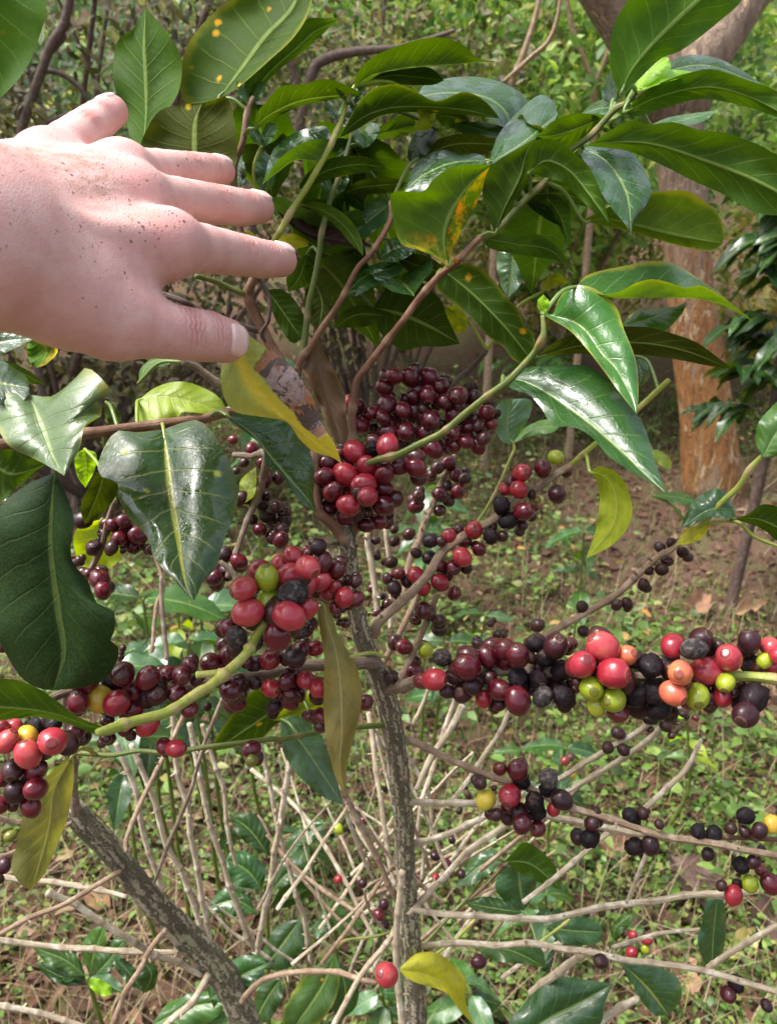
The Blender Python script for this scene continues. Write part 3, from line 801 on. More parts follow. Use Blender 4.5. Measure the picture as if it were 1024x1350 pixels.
def leaf(kind, side, d, mid, A, B, da=None, db=None, arch=0.0, ripple=0.003, parent=None, label=None, half=None):
    global LEAF_N
    LEAF_N += 1
    d0, d1 = (d, d) if not isinstance(d, tuple) else d
    ya = np.mean([p[1] for p in A]); yb = np.mean([p[1] for p in B])
    k = 0.008 if side == 'u' else -0.008           # upper side seen: the higher margin lies farther off
    if da is None: da = k if ya < yb else -k
    if db is None: db = -k if ya < yb else k
    V, Fc, U, _ = leaf_grid(mid, A, B, d0, d1, da, db, side, arch, ripple, seed=LEAF_N)
    pref = None
    if half:      # orientation judged on one half only (folded leaves)
        f = np.array(Fc); jj = f.min(axis=1) % (2 * NH + 1)
        pref = jj < NH if half == 'A' else jj >= NH
    Fc = orient(V, Fc, side, pref)
    base = P(mid[0][0], mid[0][1], d0)
    if parent is None:
        bi, q, dist = nearest_branch(base)
        po = BRANCHES[bi][0]
        if 0.004 < dist < 0.055:                     # petiole
            mdir = V[(2 * NH + 1) * 2 + NH] - base
            pv, pf, pu, _ = tube(np.array([q, (q + base) / 2 + np.array([0, 0, 0.15 * dist]), base, base + mdir * 0.8]), np.array([.0013, .0011, .0010, .0006]), 6, cap=False)
            off = len(V)
            V = np.vstack([V, pv]); U = np.vstack([U, np.column_stack([np.zeros(len(pv)), np.full(len(pv), 0.5)])])
            Fc = Fc + [tuple(i + off for i in q_) for q_ in pf]
    else:
        po = parent
    o = add('leaf', V, Fc, LM[kind], po, origin=base, uvs=U)
    if label: o['label'] = label
    return o


exec_leaves = True
# --- upper left
leaf('bright', 'l', .36, [(-10, -120), (-15, 0), (-20, 150)], [(-80, -50), (-85, 20), (-65, 90)], [(50, -60), (62, 0), (52, 50), (30, 98)])
leaf('mid', 'l', .455, [(188, 203), (193, 150), (192, 100), (190, 60), (192, 9)], [(175, 195), (167, 160), (150, 107), (155, 55), (178, 36)], [(196, 175), (225, 140), (238, 112), (238, 72), (215, 37)])
leaf('speck', 'l', .45, [(288, 130), (320, 90), (352, 47), (385, 12), (405, -35)], [(252, 140), (237, 115), (242, 75), (260, 40), (300, 2), (350, -30)], [(318, 112), (357, 78), (385, 52), (405, 22), (412, -8)])
leaf('olive', 'l', .435, [(258, 228), (257, 190), (258, 160), (266, 136)], [(200, 222), (186, 195), (195, 168), (212, 145), (240, 138)], [(308, 220), (312, 185), (307, 150), (298, 127), (282, 132)])
leaf('bright', 'l', .46, [(328, 138), (352, 100), (390, 65), (415, 42), (446, 26)], [(322, 112), (340, 80), (370, 50), (405, 25)], [(340, 122), (368, 92), (400, 68), (425, 45)])
leaf('mid', 'l', .44, [(335, 170), (355, 152), (395, 134), (440, 127), (480, 125)], [(338, 150), (350, 135), (370, 114), (400, 111), (425, 104), (452, 110)], [(345, 167), (370, 152), (400, 139), (440, 131), (465, 128)], da=-.018, db=.006)
leaf('gloss', 'l', (.44, .43), [(437, 185), (420, 211), (390, 211), (365, 228), (346, 243)], [(430, 167), (407, 169), (385, 177), (360, 198)], [(432, 183), (410, 185), (388, 194), (366, 212)], da=.022, db=-.012, half='B')
leaf('bright', 'l', .44, [(467, 117), (490, 100), (540, 90), (600, 86), (630, 82), (657, 82)], [(480, 112), (510, 92), (545, 82), (590, 76), (625, 79)], [(470, 98), (490, 76), (520, 62), (557, 51), (585, 50), (612, 60), (628, 76)], da=.035, db=-.014, half='B')
leaf('mid', 'l', .46, [(470, 118), (510, 100), (560, 103), (585, 106)], [(500, 92), (540, 88), (568, 90)], [(505, 112), (540, 112), (570, 112)])
leaf('speck', 'l', (.44, .45), [(447, 182), (477, 156), (515, 143), (570, 141), (615, 146), (658, 156)], [(472, 170), (500, 153), (530, 148), (570, 149), (600, 150), (635, 154)], [(462, 155), (485, 122), (515, 111), (540, 116), (567, 131), (582, 132), (610, 121), (632, 128), (648, 142)], da=.012, db=-.016, half='B')
leaf('lime', 'l', .455, [(562, 139), (562, 152), (550, 173)], [(550, 146), (553, 155), (546, 166)], [(571, 145), (573, 158), (566, 170)])
leaf('gloss', 'u', (.49, .50), [(548, 128), (590, 122), (640, 128), (668, 150), (672, 172)], [(560, 112), (590, 103), (625, 101), (660, 108), (690, 126), (694, 148)], [(560, 140), (600, 145), (640, 155), (658, 165)], da=.03, db=-.02)
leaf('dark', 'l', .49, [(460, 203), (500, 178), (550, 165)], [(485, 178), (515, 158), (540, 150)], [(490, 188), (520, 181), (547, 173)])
leaf('mid', 'l', .50, [(572, 152), (600, 155), (623, 168)], [(588, 143), (612, 150)], [(585, 166), (605, 170)])
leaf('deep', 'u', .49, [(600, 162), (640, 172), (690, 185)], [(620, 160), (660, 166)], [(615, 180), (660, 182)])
leaf('olive', 'l', .47, [(560, 205), (600, 190), (655, 190)], [(575, 185), (610, 176), (640, 180)], [(580, 205), (615, 206), (640, 203)])
leaf('speck', 'l', .455, [(391, 255), (425, 228), (470, 217), (510, 222)], [(400, 235), (420, 217), (442, 207), (475, 206), (497, 212)], [(405, 247), (440, 235), (475, 228), (497, 224)])
leaf('mid', 'l', .48, [(445, 258), (475, 247), (505, 244), (535, 241)], [(470, 240), (500, 234), (525, 236)], [(470, 256), (505, 255), (528, 249)])
leaf('dark', 'l', .50, [(450, 254), (468, 262), (480, 278)], [(465, 252), (478, 262)], [(455, 265), (468, 275)])
leaf('gloss', 'l', .45, [(397, 269), (430, 280), (458, 303), (479, 338)], [(420, 266), (445, 276), (466, 295), (477, 318)], [(410, 276), (435, 291), (458, 316)])
leaf('pale', 'u', .50, [(516, 268), (490, 288), (443, 328)], [(500, 259), (475, 276), (450, 302)], [(516, 286), (492, 306), (462, 321)])
leaf('gloss', 'u', .475, [(500, 340), (525, 326), (549, 328)], [(510, 317), (532, 314)], [(515, 346), (537, 339)])
leaf('gloss', 'u', .48, [(452, 393), (480, 365), (532, 350)], [(462, 375), (485, 352), (515, 344)], [(468, 391), (500, 374), (526, 361)])
leaf('mid', 'l', .49, [(535, 300), (548, 318), (545, 345)], [(528, 312), (532, 335)], [(560, 312), (558, 335)])
leaf('plum', 'u', .485, [(360, 268), (400, 305), (450, 318), (492, 325)], [(375, 290), (410, 315), (450, 326)], [(372, 264), (405, 285), (440, 300), (470, 312)], arch=.01, ripple=.006)
leaf('yellow', 'u', .49, [(345, 330), (375, 318), (415, 322)], [(355, 318), (385, 308)], [(360, 330), (390, 328)])
# --- centre top
leaf('rust', 'l', (.42, .425), [(590, 352), (586, 325), (588, 300), (601, 270), (620, 243), (648, 217)], [(572, 338), (547, 328), (527, 320), (517, 283), (515, 256), (530, 252), (557, 253), (570, 238), (590, 222), (615, 217)], [(594, 335), (606, 310), (626, 272), (638, 243)], da=-.02, db=.012)
leaf('gloss', 'u', .44, [(646, 212), (600, 214), (560, 230), (530, 254)], [(630, 203), (605, 201), (580, 198), (552, 212), (537, 235)], [(620, 224), (590, 232), (560, 256)], da=.02, db=-.006)
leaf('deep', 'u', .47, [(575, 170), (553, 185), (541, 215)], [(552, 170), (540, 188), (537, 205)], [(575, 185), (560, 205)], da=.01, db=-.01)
leaf('gloss', 'u', (.425, .45), [(643, 216), (690, 188), (735, 150)], [(658, 176), (690, 140), (712, 125), (727, 132)], [(668, 212), (700, 186), (724, 170)], da=.03, db=-.005)
leaf('bright', 'l', .428, [(652, 308), (665, 275), (685, 235), (694, 200), (706, 182)], [(642, 280), (636, 255), (640, 232), (650, 216), (680, 197)], [(662, 290), (675, 268), (700, 232), (708, 200)])
leaf('mid', 'l', (.425, .40), [(697, 228), (720, 212), (750, 225), (775, 255), (803, 294)], [(699, 192), (715, 183), (735, 186), (755, 200), (777, 222), (791, 252)], [(715, 233), (740, 241), (765, 263), (785, 282)])
leaf('gloss', 'u', (.45, .395), [(768, 195), (800, 215), (825, 255), (832, 313)], [(800, 188), (828, 197), (847, 221), (858, 250), (849, 274), (836, 292)], [(765, 205), (780, 226), (791, 252), (806, 275), (823, 295)], da=.012, db=-.012)
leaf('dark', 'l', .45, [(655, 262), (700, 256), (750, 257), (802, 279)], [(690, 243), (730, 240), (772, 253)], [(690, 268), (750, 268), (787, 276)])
leaf('bright', 'l', .425, [(803, 152), (770, 166), (735, 178), (708, 180)], [(780, 150), (755, 150), (728, 160)], [(785, 168), (755, 194), (730, 189)])
leaf('gloss', 'u', .43, [(812, 142), (790, 143), (764, 151)], [(800, 131), (782, 136)], [(795, 153), (780, 152)], da=.02)
leaf('pale', 'u', .44, [(808, 138), (803, 110), (806, 90)], [(794, 130), (795, 108)], [(813, 125), (813, 105)])
leaf('bright', 'l', .385, [(818, 124), (832, 93), (868, 50), (912, 8), (975, -50)], [(808, 105), (804, 72), (808, 35), (828, 0), (865, -35), (920, -55)], [(838, 108), (870, 78), (900, 65), (943, 32), (978, 0), (988, -30)])
leaf('young', 'u', .40, [(838, 120), (855, 95), (881, 76)], [(842, 95), (860, 73)], [(862, 106), (883, 92)])
leaf('young', 'u', .395, [(842, 121), (875, 104), (919, 97)], [(866, 95), (903, 93)], [(863, 113), (893, 104)])
leaf('bright', 'l', (.405, .37), [(822, 148), (870, 127), (930, 115), (985, 127), (1050, 160)], [(850, 120), (885, 103), (908, 96), (938, 91), (980, 104), (1025, 122)], [(840, 154), (870, 144), (918, 131), (955, 134), (1000, 146), (1030, 157)])
leaf('gloss', 'u', .43, [(870, 95), (930, 86), (1003, 111)], [(890, 78), (915, 72), (945, 77), (977, 92)], [(900, 100), (940, 98), (980, 108)])
leaf('mid', 'l', (.37, .34), [(772, 192), (800, 188), (860, 190), (930, 212), (1000, 240), (1070, 278)], [(790, 182), (815, 165), (836, 158), (856, 164), (888, 161), (920, 171), (963, 177), (1013, 198), (1045, 225)], [(800, 195), (830, 200), (877, 220), (912, 238), (955, 257), (995, 280), (1035, 284)], da=-.01, db=.01)
leaf('pale', 'u', .42, [(857, 165), (900, 158), (945, 145)], [(880, 155), (915, 149)], [(890, 168), (925, 161)])
leaf('burnt', 'l', .445, [(768, 291), (800, 289), (837, 297), (887, 310), (952, 321)], [(790, 278), (830, 262), (860, 254), (900, 251), (922, 261), (942, 278), (953, 297)], [(795, 297), (840, 308), (887, 322), (912, 328), (938, 331)])
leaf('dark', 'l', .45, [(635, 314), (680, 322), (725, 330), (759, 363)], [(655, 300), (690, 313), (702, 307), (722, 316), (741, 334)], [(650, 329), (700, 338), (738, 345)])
leaf('bright', 'l', .455, [(722, 262), (740, 290), (750, 328)], [(728, 282), (738, 302), (745, 316)], [(748, 268), (752, 290), (752, 310)])
leaf('deep', 'u', .46, [(690, 262), (715, 275), (745, 300)], [(705, 262), (735, 280)], [(700, 275), (725, 292)])
leaf('speck', 'l', .465, [(586, 358), (620, 385), (660, 425), (685, 455), (707, 483)], [(605, 347), (630, 353), (652, 371), (668, 393), (683, 408), (691, 428), (703, 442), (705, 463)], [(575, 378), (600, 402), (622, 420), (640, 441), (662, 456), (676, 474), (693, 481)], arch=-.008)
leaf('mid', 'l', .50, [(492, 405), (530, 415), (565, 430), (606, 453)], [(505, 385), (517, 367), (542, 363), (565, 380), (582, 397), (589, 417)], [(496, 426), (505, 443), (530, 461), (556, 457), (582, 457)])
leaf('olive', 'l', .485, [(520, 338), (550, 350), (592, 362)], [(530, 333), (560, 337), (580, 348)], [(530, 350), (550, 366), (575, 374)])
leaf('lime', 'l', .52, [(586, 404), (602, 420), (614, 437)], [(590, 420), (600, 438)], [(604, 405), (616, 422)])
leaf('pale', 'u', .55, [(676, 328), (674, 360), (670, 393)], [(656, 333), (655, 355), (660, 377)], [(694, 339), (692, 360), (683, 379)])
leaf('mid', 'l', .49, [(440, 432), (470, 415), (506, 416)], [(450, 412), (475, 402), (495, 406)], [(460, 432), (485, 430), (500, 424)])
leaf('mid', 'l', .48, [(352, 382), (372, 410), (398, 447)], [(355, 400), (368, 430), (385, 452)], [(372, 382), (392, 400), (404, 428)])
leaf('dark', 'l', .485, [(405, 335), (395, 365), (380, 385)], [(392, 345), (378, 365)], [(415, 350), (405, 375)])
leaf('olive', 'l', .475, [(415, 370), (425, 400), (420, 435)], [(402, 385), (405, 420)], [(432, 390), (436, 415)])
leaf('young', 'u', .52, [(455, 300), (470, 288), (470, 270)], [(455, 285), (462, 272)], [(474, 292), (478, 280)])
# new leaf pairs at the shoot tips
for bx, by, bd in ((330, 140, .449), (345, 195, .455), (462, 140, .44), (447, 165, .443), (480, 195, .475), (440, 260, .47)):
    leaf('pale', 'u', bd, [(bx, by), (bx - 8, by - 16), (bx - 17, by - 34)], [(bx - 12, by - 10), (bx - 20, by - 24)], [(bx + 2, by - 12), (bx - 7, by - 27)])
    leaf('pale', 'u', bd + .004, [(bx + 2, by), (bx + 8, by - 20), (bx + 18, by - 32)], [(bx, by - 18), (bx + 7, by - 32)], [(bx + 12, by - 8), (bx + 20, by - 22)])
leaf('pale', 'u', .46, [(318, 200), (312, 225), (316, 250)], [(305, 210), (304, 232)], [(322, 215), (324, 235)])
leaf('pale', 'u', .465, [(350, 255), (355, 225), (348, 195)], [(338, 240), (338, 212)], [(362, 240), (360, 212)])
# --- right middle
leaf('margin', 'l', .42, [(760, 378), (805, 392), (867, 393), (917, 394), (955, 404), (993, 424)], [(775, 362), (820, 351), (862, 344), (890, 348), (915, 364), (945, 385), (972, 408)], [(790, 388), (815, 385), (838, 373), (860, 368), (883, 373), (903, 380), (925, 377), (957, 396)], da=.032, db=-.012, half='B')
leaf('margin', 'u', (.43, .385), [(712, 413), (750, 422), (772, 437), (792, 466), (812, 487), (832, 525), (838, 545)], [(728, 415), (737, 392), (755, 377), (777, 378), (798, 390), (813, 406), (822, 434), (835, 466), (840, 490), (841, 525)], [(735, 426), (752, 437), (773, 460), (797, 491), (818, 520)], da=.004, db=-.006)
leaf('gloss', 'u', (.44, .365), [(663, 498), (692, 503), (735, 527), (780, 562), (820, 597), (848, 624), (877, 650)], [(685, 487), (722, 481), (747, 483), (767, 481), (795, 495), (820, 525), (838, 545), (850, 565), (862, 605)], [(672, 512), (698, 521), (716, 543), (728, 561), (755, 563), (777, 574), (790, 588), (800, 600), (830, 621), (858, 637)], da=.012, db=-.01)
leaf('olive', 'l', .43, [(706, 471), (770, 455), (840, 452), (900, 462), (964, 486)], [(722, 457), (750, 442), (800, 432), (850, 431), (880, 438), (915, 450), (940, 467)], [(730, 469), (770, 466), (835, 467), (875, 471), (933, 482)])
leaf('bright', 'u', .45, [(818, 430), (860, 418), (906, 397)], [(835, 412), (865, 407), (893, 403)], [(850, 434), (875, 436), (897, 415)])
leaf('lime', 'l', .48, [(777, 621), (800, 632), (812, 660), (806, 695), (773, 736)], [(790, 615), (811, 622), (826, 642), (833, 670), (829, 692), (818, 708), (800, 723)], [(785, 632), (790, 652), (788, 680), (783, 705), (775, 727)], da=-.008, db=.008)
leaf('dark', 'u', .52, [(838, 470), (845, 495), (838, 515)], [(835, 480), (833, 500)], [(852, 478), (855, 498)])
leaf('bright', 'u', .52, [(1005, 603), (1020, 575), (1050, 530)], [(996, 585), (998, 560), (1015, 538), (1035, 522)], [(1020, 602), (1040, 585), (1052, 555)])
leaf('gloss', 'u', .545, [(968, 672), (935, 672), (896, 697)], [(955, 650), (940, 644), (915, 659), (904, 678)], [(960, 684), (935, 682), (914, 691)])
leaf('mid', 'l', .54, [(966, 684), (1000, 685), (1050, 708)], [(985, 678), (1005, 665), (1030, 672)], [(985, 690), (1005, 698), (1030, 716)])
leaf('yellow', 'u', .55, [(938, 692), (915, 702), (890, 719)], [(920, 691), (902, 699)], [(922, 711), (905, 717)], ripple=.005)
leaf('bright', 'u', .56, [(860, 653), (890, 655), (918, 662)], [(880, 648), (905, 651)], [(880, 660), (905, 667)])
leaf('lime', 'u', .50, [(858, 592), (872, 602), (884, 618)], [(862, 605), (874, 617)], [(872, 595), (884, 607)])
leaf('pale', 'u', .60, [(672, 588), (668, 560), (673, 526)], [(657, 576), (651, 545), (660, 529)], [(686, 570), (699, 545), (699, 527)])
leaf('bright', 'u', .61, [(675, 585), (705, 565), (740, 560)], [(690, 565), (718, 553)], [(700, 575), (728, 570)])
leaf('lime', 'l', .52, [(714, 385), (728, 368), (750, 372)], [(718, 370), (735, 360)], [(728, 378), (742, 376)])
leaf('young', 'u', .41, [(717, 415), (712, 400), (716, 388)], [(708, 405), (709, 395)], [(722, 405), (724, 398)])
# --- left
leaf('sage', 'u', (.37, .33), [(38, 520), (47, 540), (58, 569), (70, 602), (85, 627)], [(10, 518), (-15, 545), (0, 570), (14, 589), (40, 602), (60, 612)], [(70, 522), (100, 498), (117, 485), (147, 516), (128, 525), (136, 546), (113, 559), (106, 590), (95, 610)], da=.006, db=.004, ripple=.004)
leaf('glossspot', 'u', (.405, .328), [(216, 566), (222, 619), (227, 664), (233, 702), (243, 764), (255, 794)], [(180, 570), (153, 569), (133, 600), (131, 626), (155, 636), (157, 657), (170, 683), (195, 709), (204, 736), (235, 771)], [(245, 556), (264, 555), (284, 575), (302, 608), (314, 645), (309, 681), (297, 707), (285, 748), (268, 767)], da=.006, db=.010, ripple=.004)
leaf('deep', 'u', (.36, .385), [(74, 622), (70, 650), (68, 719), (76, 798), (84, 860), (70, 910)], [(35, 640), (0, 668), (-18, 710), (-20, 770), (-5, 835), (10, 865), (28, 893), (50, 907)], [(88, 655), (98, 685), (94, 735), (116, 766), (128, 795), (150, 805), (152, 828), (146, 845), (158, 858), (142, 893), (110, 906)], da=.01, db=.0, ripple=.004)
leaf('olive', 'l', .43, [(140, 610), (130, 650), (112, 691)], [(125, 628), (107, 665)], [(156, 632), (151, 658), (130, 681)])
leaf('lime', 'l', .50, [(135, 684), (130, 715), (128, 753)], [(105, 694), (97, 715), (107, 745)], [(156, 700), (162, 728), (150, 746)])
leaf('young', 'u', .48, [(112, 592), (114, 615), (113, 643)], [(99, 600), (102, 627)], [(127, 598), (125, 620)])
leaf('dark', 'l', .40, [(-20, 600), (15, 625), (62, 612)], [(0, 590), (30, 598)], [(-5, 662), (25, 640), (47, 624)])
leaf('gloss', 'u', .37, [(-30, 500), (0, 505), (39, 512)], [(-10, 471), (15, 482), (35, 497)], [(-5, 531), (20, 534), (37, 522)], da=.02)
leaf('gloss', 'u', .40, [(-40, 470), (0, 452), (46, 447)], [(-20, 430), (10, 420), (30, 432)], [(-10, 472), (20, 459)])
leaf('rust', 'l', .42, [(40, 444), (62, 462), (50, 485)], [(36, 460), (40, 478)], [(76, 460), (64, 478)])
leaf('mid', 'l', .42, [(-10, 478), (25, 490), (62, 508)], [(10, 476), (40, 490)], [(5, 500), (38, 505)])
leaf('dark', 'l', .43, [(140, 530), (150, 550), (158, 562)], [(138, 545), (146, 560)], [(152, 535), (160, 550)])
leaf('lime', 'u', .425, [(182, 528), (215, 522), (255, 530), (302, 546)], [(205, 511), (232, 503), (258, 507), (288, 523)], [(183, 556), (205, 561), (232, 553), (242, 543), (275, 546)])
leaf('bright', 'u', .46, [(183, 505), (198, 478), (232, 472)], [(186, 485), (210, 468)], [(198, 490), (220, 482)])
leaf('diseased', 'u', (.375, .40), [(305, 438), (318, 480), (335, 511), (364, 542), (394, 567), (425, 590), (450, 611)], [(294, 470), (291, 500), (296, 525), (310, 543), (341, 549), (378, 556), (394, 578), (415, 596), (436, 602)], [(315, 431), (335, 447), (356, 462), (381, 480), (398, 500), (415, 530), (426, 560), (442, 587)], da=.006, db=-.007, ripple=.003, label='yellow leaf with a grey and brown dead patch')
leaf('gloss', 'u', (.41, .44), [(300, 548), (330, 570), (352, 597), (378, 628), (400, 652), (418, 677)], [(306, 558), (335, 578), (348, 594), (351, 612), (371, 625), (381, 640), (395, 660)], [(330, 545), (370, 552), (397, 578), (412, 606), (414, 635), (413, 656)], da=-.004, db=.012)
leaf('dry', 'u', .475, [(418, 445), (422, 490), (436, 540), (452, 589)], [(402, 465), (400, 490), (415, 520), (428, 550), (442, 582)], [(430, 470), (440, 487), (454, 517), (456, 545), (459, 572)], ripple=.008, arch=.006, label='shrivelled brown dead leaf')
leaf('tan', 'u', .42, [(425, 796), (434, 830), (443, 860), (449, 910), (450, 970), (448, 1015), (456, 1051)], [(418, 805), (423, 838), (428, 875), (426, 917), (429, 967), (436, 1000), (442, 1025)], [(434, 797), (446, 838), (462, 862), (472, 885), (477, 910), (474, 942), (465, 978), (457, 1010)], da=.004, db=.010, ripple=.004, label='yellow-brown leaf hanging limp')
leaf('pale', 'u', .49, [(370, 948), (400, 983), (425, 1020), (452, 1061)], [(371, 978), (380, 1004), (397, 1026), (425, 1050)], [(385, 944), (402, 947), (422, 966), (436, 1000), (445, 1030)])
leaf('speck', 'l', .50, [(395, 915), (350, 945), (282, 990)], [(370, 905), (330, 913), (300, 950), (284, 975)], [(388, 940), (362, 957), (338, 979), (305, 986)])
leaf('lime', 'l', .50, [(440, 925), (405, 935), (360, 950)], [(425, 915), (390, 920)], [(420, 942), (385, 950)])
leaf('bright', 'l', (.315, .30), [(148, 963), (115, 956), (75, 942), (30, 935), (-60, 930)], [(120, 952), (98, 942), (78, 926), (53, 909), (25, 897), (-10, 895), (-40, 905)], [(130, 969), (108, 961), (79, 951), (40, 945), (0, 950), (-40, 948)])
leaf('straw', 'u', .42, [(97, 995), (72, 1040), (66, 1085), (58, 1120), (42, 1174)], [(74, 1012), (50, 1040), (30, 1080), (22, 1115), (15, 1142), (26, 1164)], [(98, 1015), (97, 1036), (89, 1080), (74, 1118), (60, 1150)], label='olive-yellow leaf hanging limp')
leaf('lime', 'u', .50, [(320, 665), (330, 640), (338, 615)], [(316, 650), (318, 632)], [(334, 655), (338, 640)])
# low leaves on the laterals
leaf('yellow', 'u', (.66, .68), [(525, 1279), (560, 1285), (592, 1303), (612, 1330), (626, 1353)], [(535, 1268), (552, 1256), (578, 1257), (598, 1273), (614, 1292), (613, 1318)], [(540, 1292), (563, 1300), (588, 1309), (604, 1330)], label='yellow-green leaf low on the trunk')
leaf('dark', 'l', .72, [(665, 1136), (700, 1140), (740, 1173)], [(690, 1111), (712, 1121), (731, 1143)], [(685, 1151), (705, 1161), (725, 1169)])
leaf('gloss', 'u', .74, [(683, 1140), (685, 1165), (690, 1201)], [(665, 1145), (652, 1168), (668, 1191)], [(700, 1150), (707, 1165), (700, 1186)])
leaf('pale', 'u', .74, [(662, 1135), (635, 1140), (599, 1171)], [(650, 1119), (620, 1134)], [(645, 1151), (622, 1166)])
leaf('dark', 'u', .73, [(690, 1203), (655, 1198), (612, 1190)], [(670, 1188), (635, 1182)], [(665, 1210), (635, 1206)])
leaf('mid', 'u', .72, [(625, 1248), (670, 1252), (720, 1276)], [(650, 1239), (690, 1240), (713, 1250)], [(650, 1266), (690, 1271)])
leaf('dark', 'u', .72, [(718, 1222), (755, 1227), (795, 1229)], [(745, 1210), (775, 1210), (790, 1220)], [(740, 1243), (775, 1246), (792, 1240)])
leaf('mid', 'u', .74, [(808, 1240), (812, 1222), (836, 1203)], [(804, 1225), (818, 1207)], [(822, 1228), (834, 1214)])
leaf('gloss', 'u', .72, [(945, 1185), (940, 1230), (938, 1279)], [(930, 1190), (925, 1215), (919, 1240), (928, 1270)], [(953, 1188), (957, 1215), (952, 1257)])
leaf('gloss', 'u', .70, [(660, 1385), (720, 1345), (760, 1325), (807, 1297)], [(672, 1345), (690, 1325), (710, 1303), (738, 1288), (770, 1291)], [(700, 1390), (760, 1372), (791, 1350), (796, 1325)])
leaf('glossspot', 'u', .76, [(818, 1269), (850, 1300), (881, 1339)], [(834, 1304), (859, 1336)], [(850, 1271), (889, 1285), (898, 1315)])
# ------------------------------------------------------------------ coffee cherries
def cherry_mesh(wrinkle, seed, nu=22, nv=16):
    """slightly oval berry, its disc-shaped scar on the +Z pole; unit radius"""
    V, Fc = [], []
    for i in range(nv + 1):
        th = math.pi * i / nv
        if nv > 12 and i in (1, 2, 3): th = (0.13, 0.26, 0.42)[i - 1]
        for k in range(nu):
            ph = 2 * math.pi * k / nu
            d = Vector((math.sin(th) * math.cos(ph), math.sin(th) * math.sin(ph), math.cos(th)))
            r = 1.0 + 0.07 * mnoise.noise(d * 1.1 + Vector((seed * 7.3, 0, 0)))
            if nv > 12 and i <= 2: r *= (0.972, 0.972, 1.012)[i]
            if wrinkle:
                r *= 1 + wrinkle * (mnoise.noise(Vector((math.cos(ph) * 2.6, math.sin(ph) * 2.6, th * 0.8 + seed * 5))) +
                                    0.8 * mnoise.noise(d * 3.2 + Vector((seed * 3.7, 2, 0)))) - wrinkle * 0.3 * abs(mnoise.noise(d * 5 + Vector((seed, 0, 5))))
            V.append((d.x * r, d.y * r * 0.93, d.z * r * 1.14))
    for i in range(nv):
        for k in range(nu):
            k2 = (k + 1) % nu
            Fc.append((i * nu + k, (i + 1) * nu + k, (i + 1) * nu + k2, i * nu + k2))
    return make_mesh('cherry', V, Fc)


FRESH = [cherry_mesh(0.0, s) for s in range(5)]
WRINK = [cherry_mesh(0.17, s + 10) for s in range(4)]
LOWP = [cherry_mesh(0.03, s + 30, 13, 9) for s in range(4)]
SOFT = [cherry_mesh(0.045, s + 20) for s in range(3)]

CH = []      # px, py, diameter px, colour, depth


def blk(ox, oy, sc, d, items):
    for X, Y, D, c in items: CH.append([ox + X / sc, oy + Y / sc, D / sc, c, d])


S4 = 1024 / 270.0
blk(400, 470, S4, .505, [(455, 98, 78, 'm'), (530, 105, 88, 'm'), (635, 105, 92, 'm'), (690, 148, 86, 'm'), (405, 155, 82, 'm'), (575, 170, 70, 'm'), (622, 192, 88, 'm'),
    (550, 205, 70, 'm'), (775, 192, 92, 'm'), (705, 225, 88, 'm'), (825, 155, 50, 'k'), (850, 205, 72, 'b'), (800, 250, 60, 'r'), (750, 290, 85, 'm'), (500, 270, 85, 'm'),
    (548, 282, 90, 'm'), (415, 242, 95, 'm'), (345, 285, 78, 'm'), (235, 230, 80, 'p'), (275, 250, 70, 'm'), (230, 320, 55, 'b'), (285, 345, 85, 'm'), (400, 310, 72, 'm'),
    (435, 335, 85, 'm'), (350, 365, 60, 'm'), (635, 320, 100, 'm'), (430, 380, 90, 'm'), (510, 375, 90, 'm'), (605, 380, 85, 'm'), (690, 340, 50, 'b'), (345, 410, 60, 'm'),
    (750, 385, 70, 'm'), (825, 358, 75, 'm'), (875, 345, 65, 'm'), (918, 278, 75, 'm'), (935, 338, 62, 'r'), (965, 285, 40, 'k'), (935, 230, 45, 'b'), (900, 410, 65, 'm'),
    (870, 450, 75, 'm'), (815, 428, 72, 'm'), (750, 450, 72, 'm'), (705, 430, 50, 'm'), (560, 485, 65, 'm'), (500, 440, 60, 'b'), (650, 465, 95, 'm'), (600, 260, 60, 'b'), (470, 320, 60, 'b')])
blk(400, 470, S4, .462, [(420, 445, 110, 'r'), (348, 462, 72, 'k'), (258, 478, 110, 'r'), (320, 550, 105, 'r'), (210, 590, 115, 'r'), (478, 545, 100, 'm'), (563, 558, 95, 'm'), (405, 588, 95, 'm'),
    (120, 528, 80, 'm'), (185, 480, 50, 'r'), (100, 600, 90, 'm'), (300, 640, 115, 'r'), (400, 660, 80, 'm'), (145, 675, 90, 'm'),
    (75, 640, 60, 'm'), (70, 700, 62, 'm'), (320, 700, 100, 'r'), (225, 745, 105, 'r'), (400, 745, 105, 'm')])
blk(400, 470, S4, .475, [(168, 648, 88, 'g'), (240, 685, 80, 'r'), (125, 755, 90, 'm'), (270, 770, 80, 'm'), (220, 800, 90, 'm'), (320, 775, 60, 'm'), (375, 825, 80, 'm'), (315, 845, 75, 'm'), (430, 795, 42, 'k'), (205, 850, 42, 'k')])
blk(400, 470, S4, .62, [(725, 530, 72, 'm'), (668, 557, 68, 'm'), (640, 590, 52, 'm'), (762, 590, 75, 'm'), (805, 610, 60, 'b'), (720, 645, 50, 'b'), (773, 675, 80, 'm'), (683, 690, 75, 'm'),
    (722, 718, 66, 'm'), (680, 770, 60, 'm'), (575, 700, 65, 'm'), (562, 750, 78, 'm')])
S5 = 1024 / 280.0
blk(480, 580, S5, .60, [(145, 432, 45, 'b'), (55, 485, 45, 'b'), (145, 488, 52, 'k'), (215, 455, 62, 'm'), (60, 560, 45, 'b'), (130, 590, 60, 'k'), (95, 590, 32, 'k'), (40, 715, 60, 'm'), (110, 790, 50, 'm'), (65, 830, 65, 'm'), (90, 755, 40, 'b')])
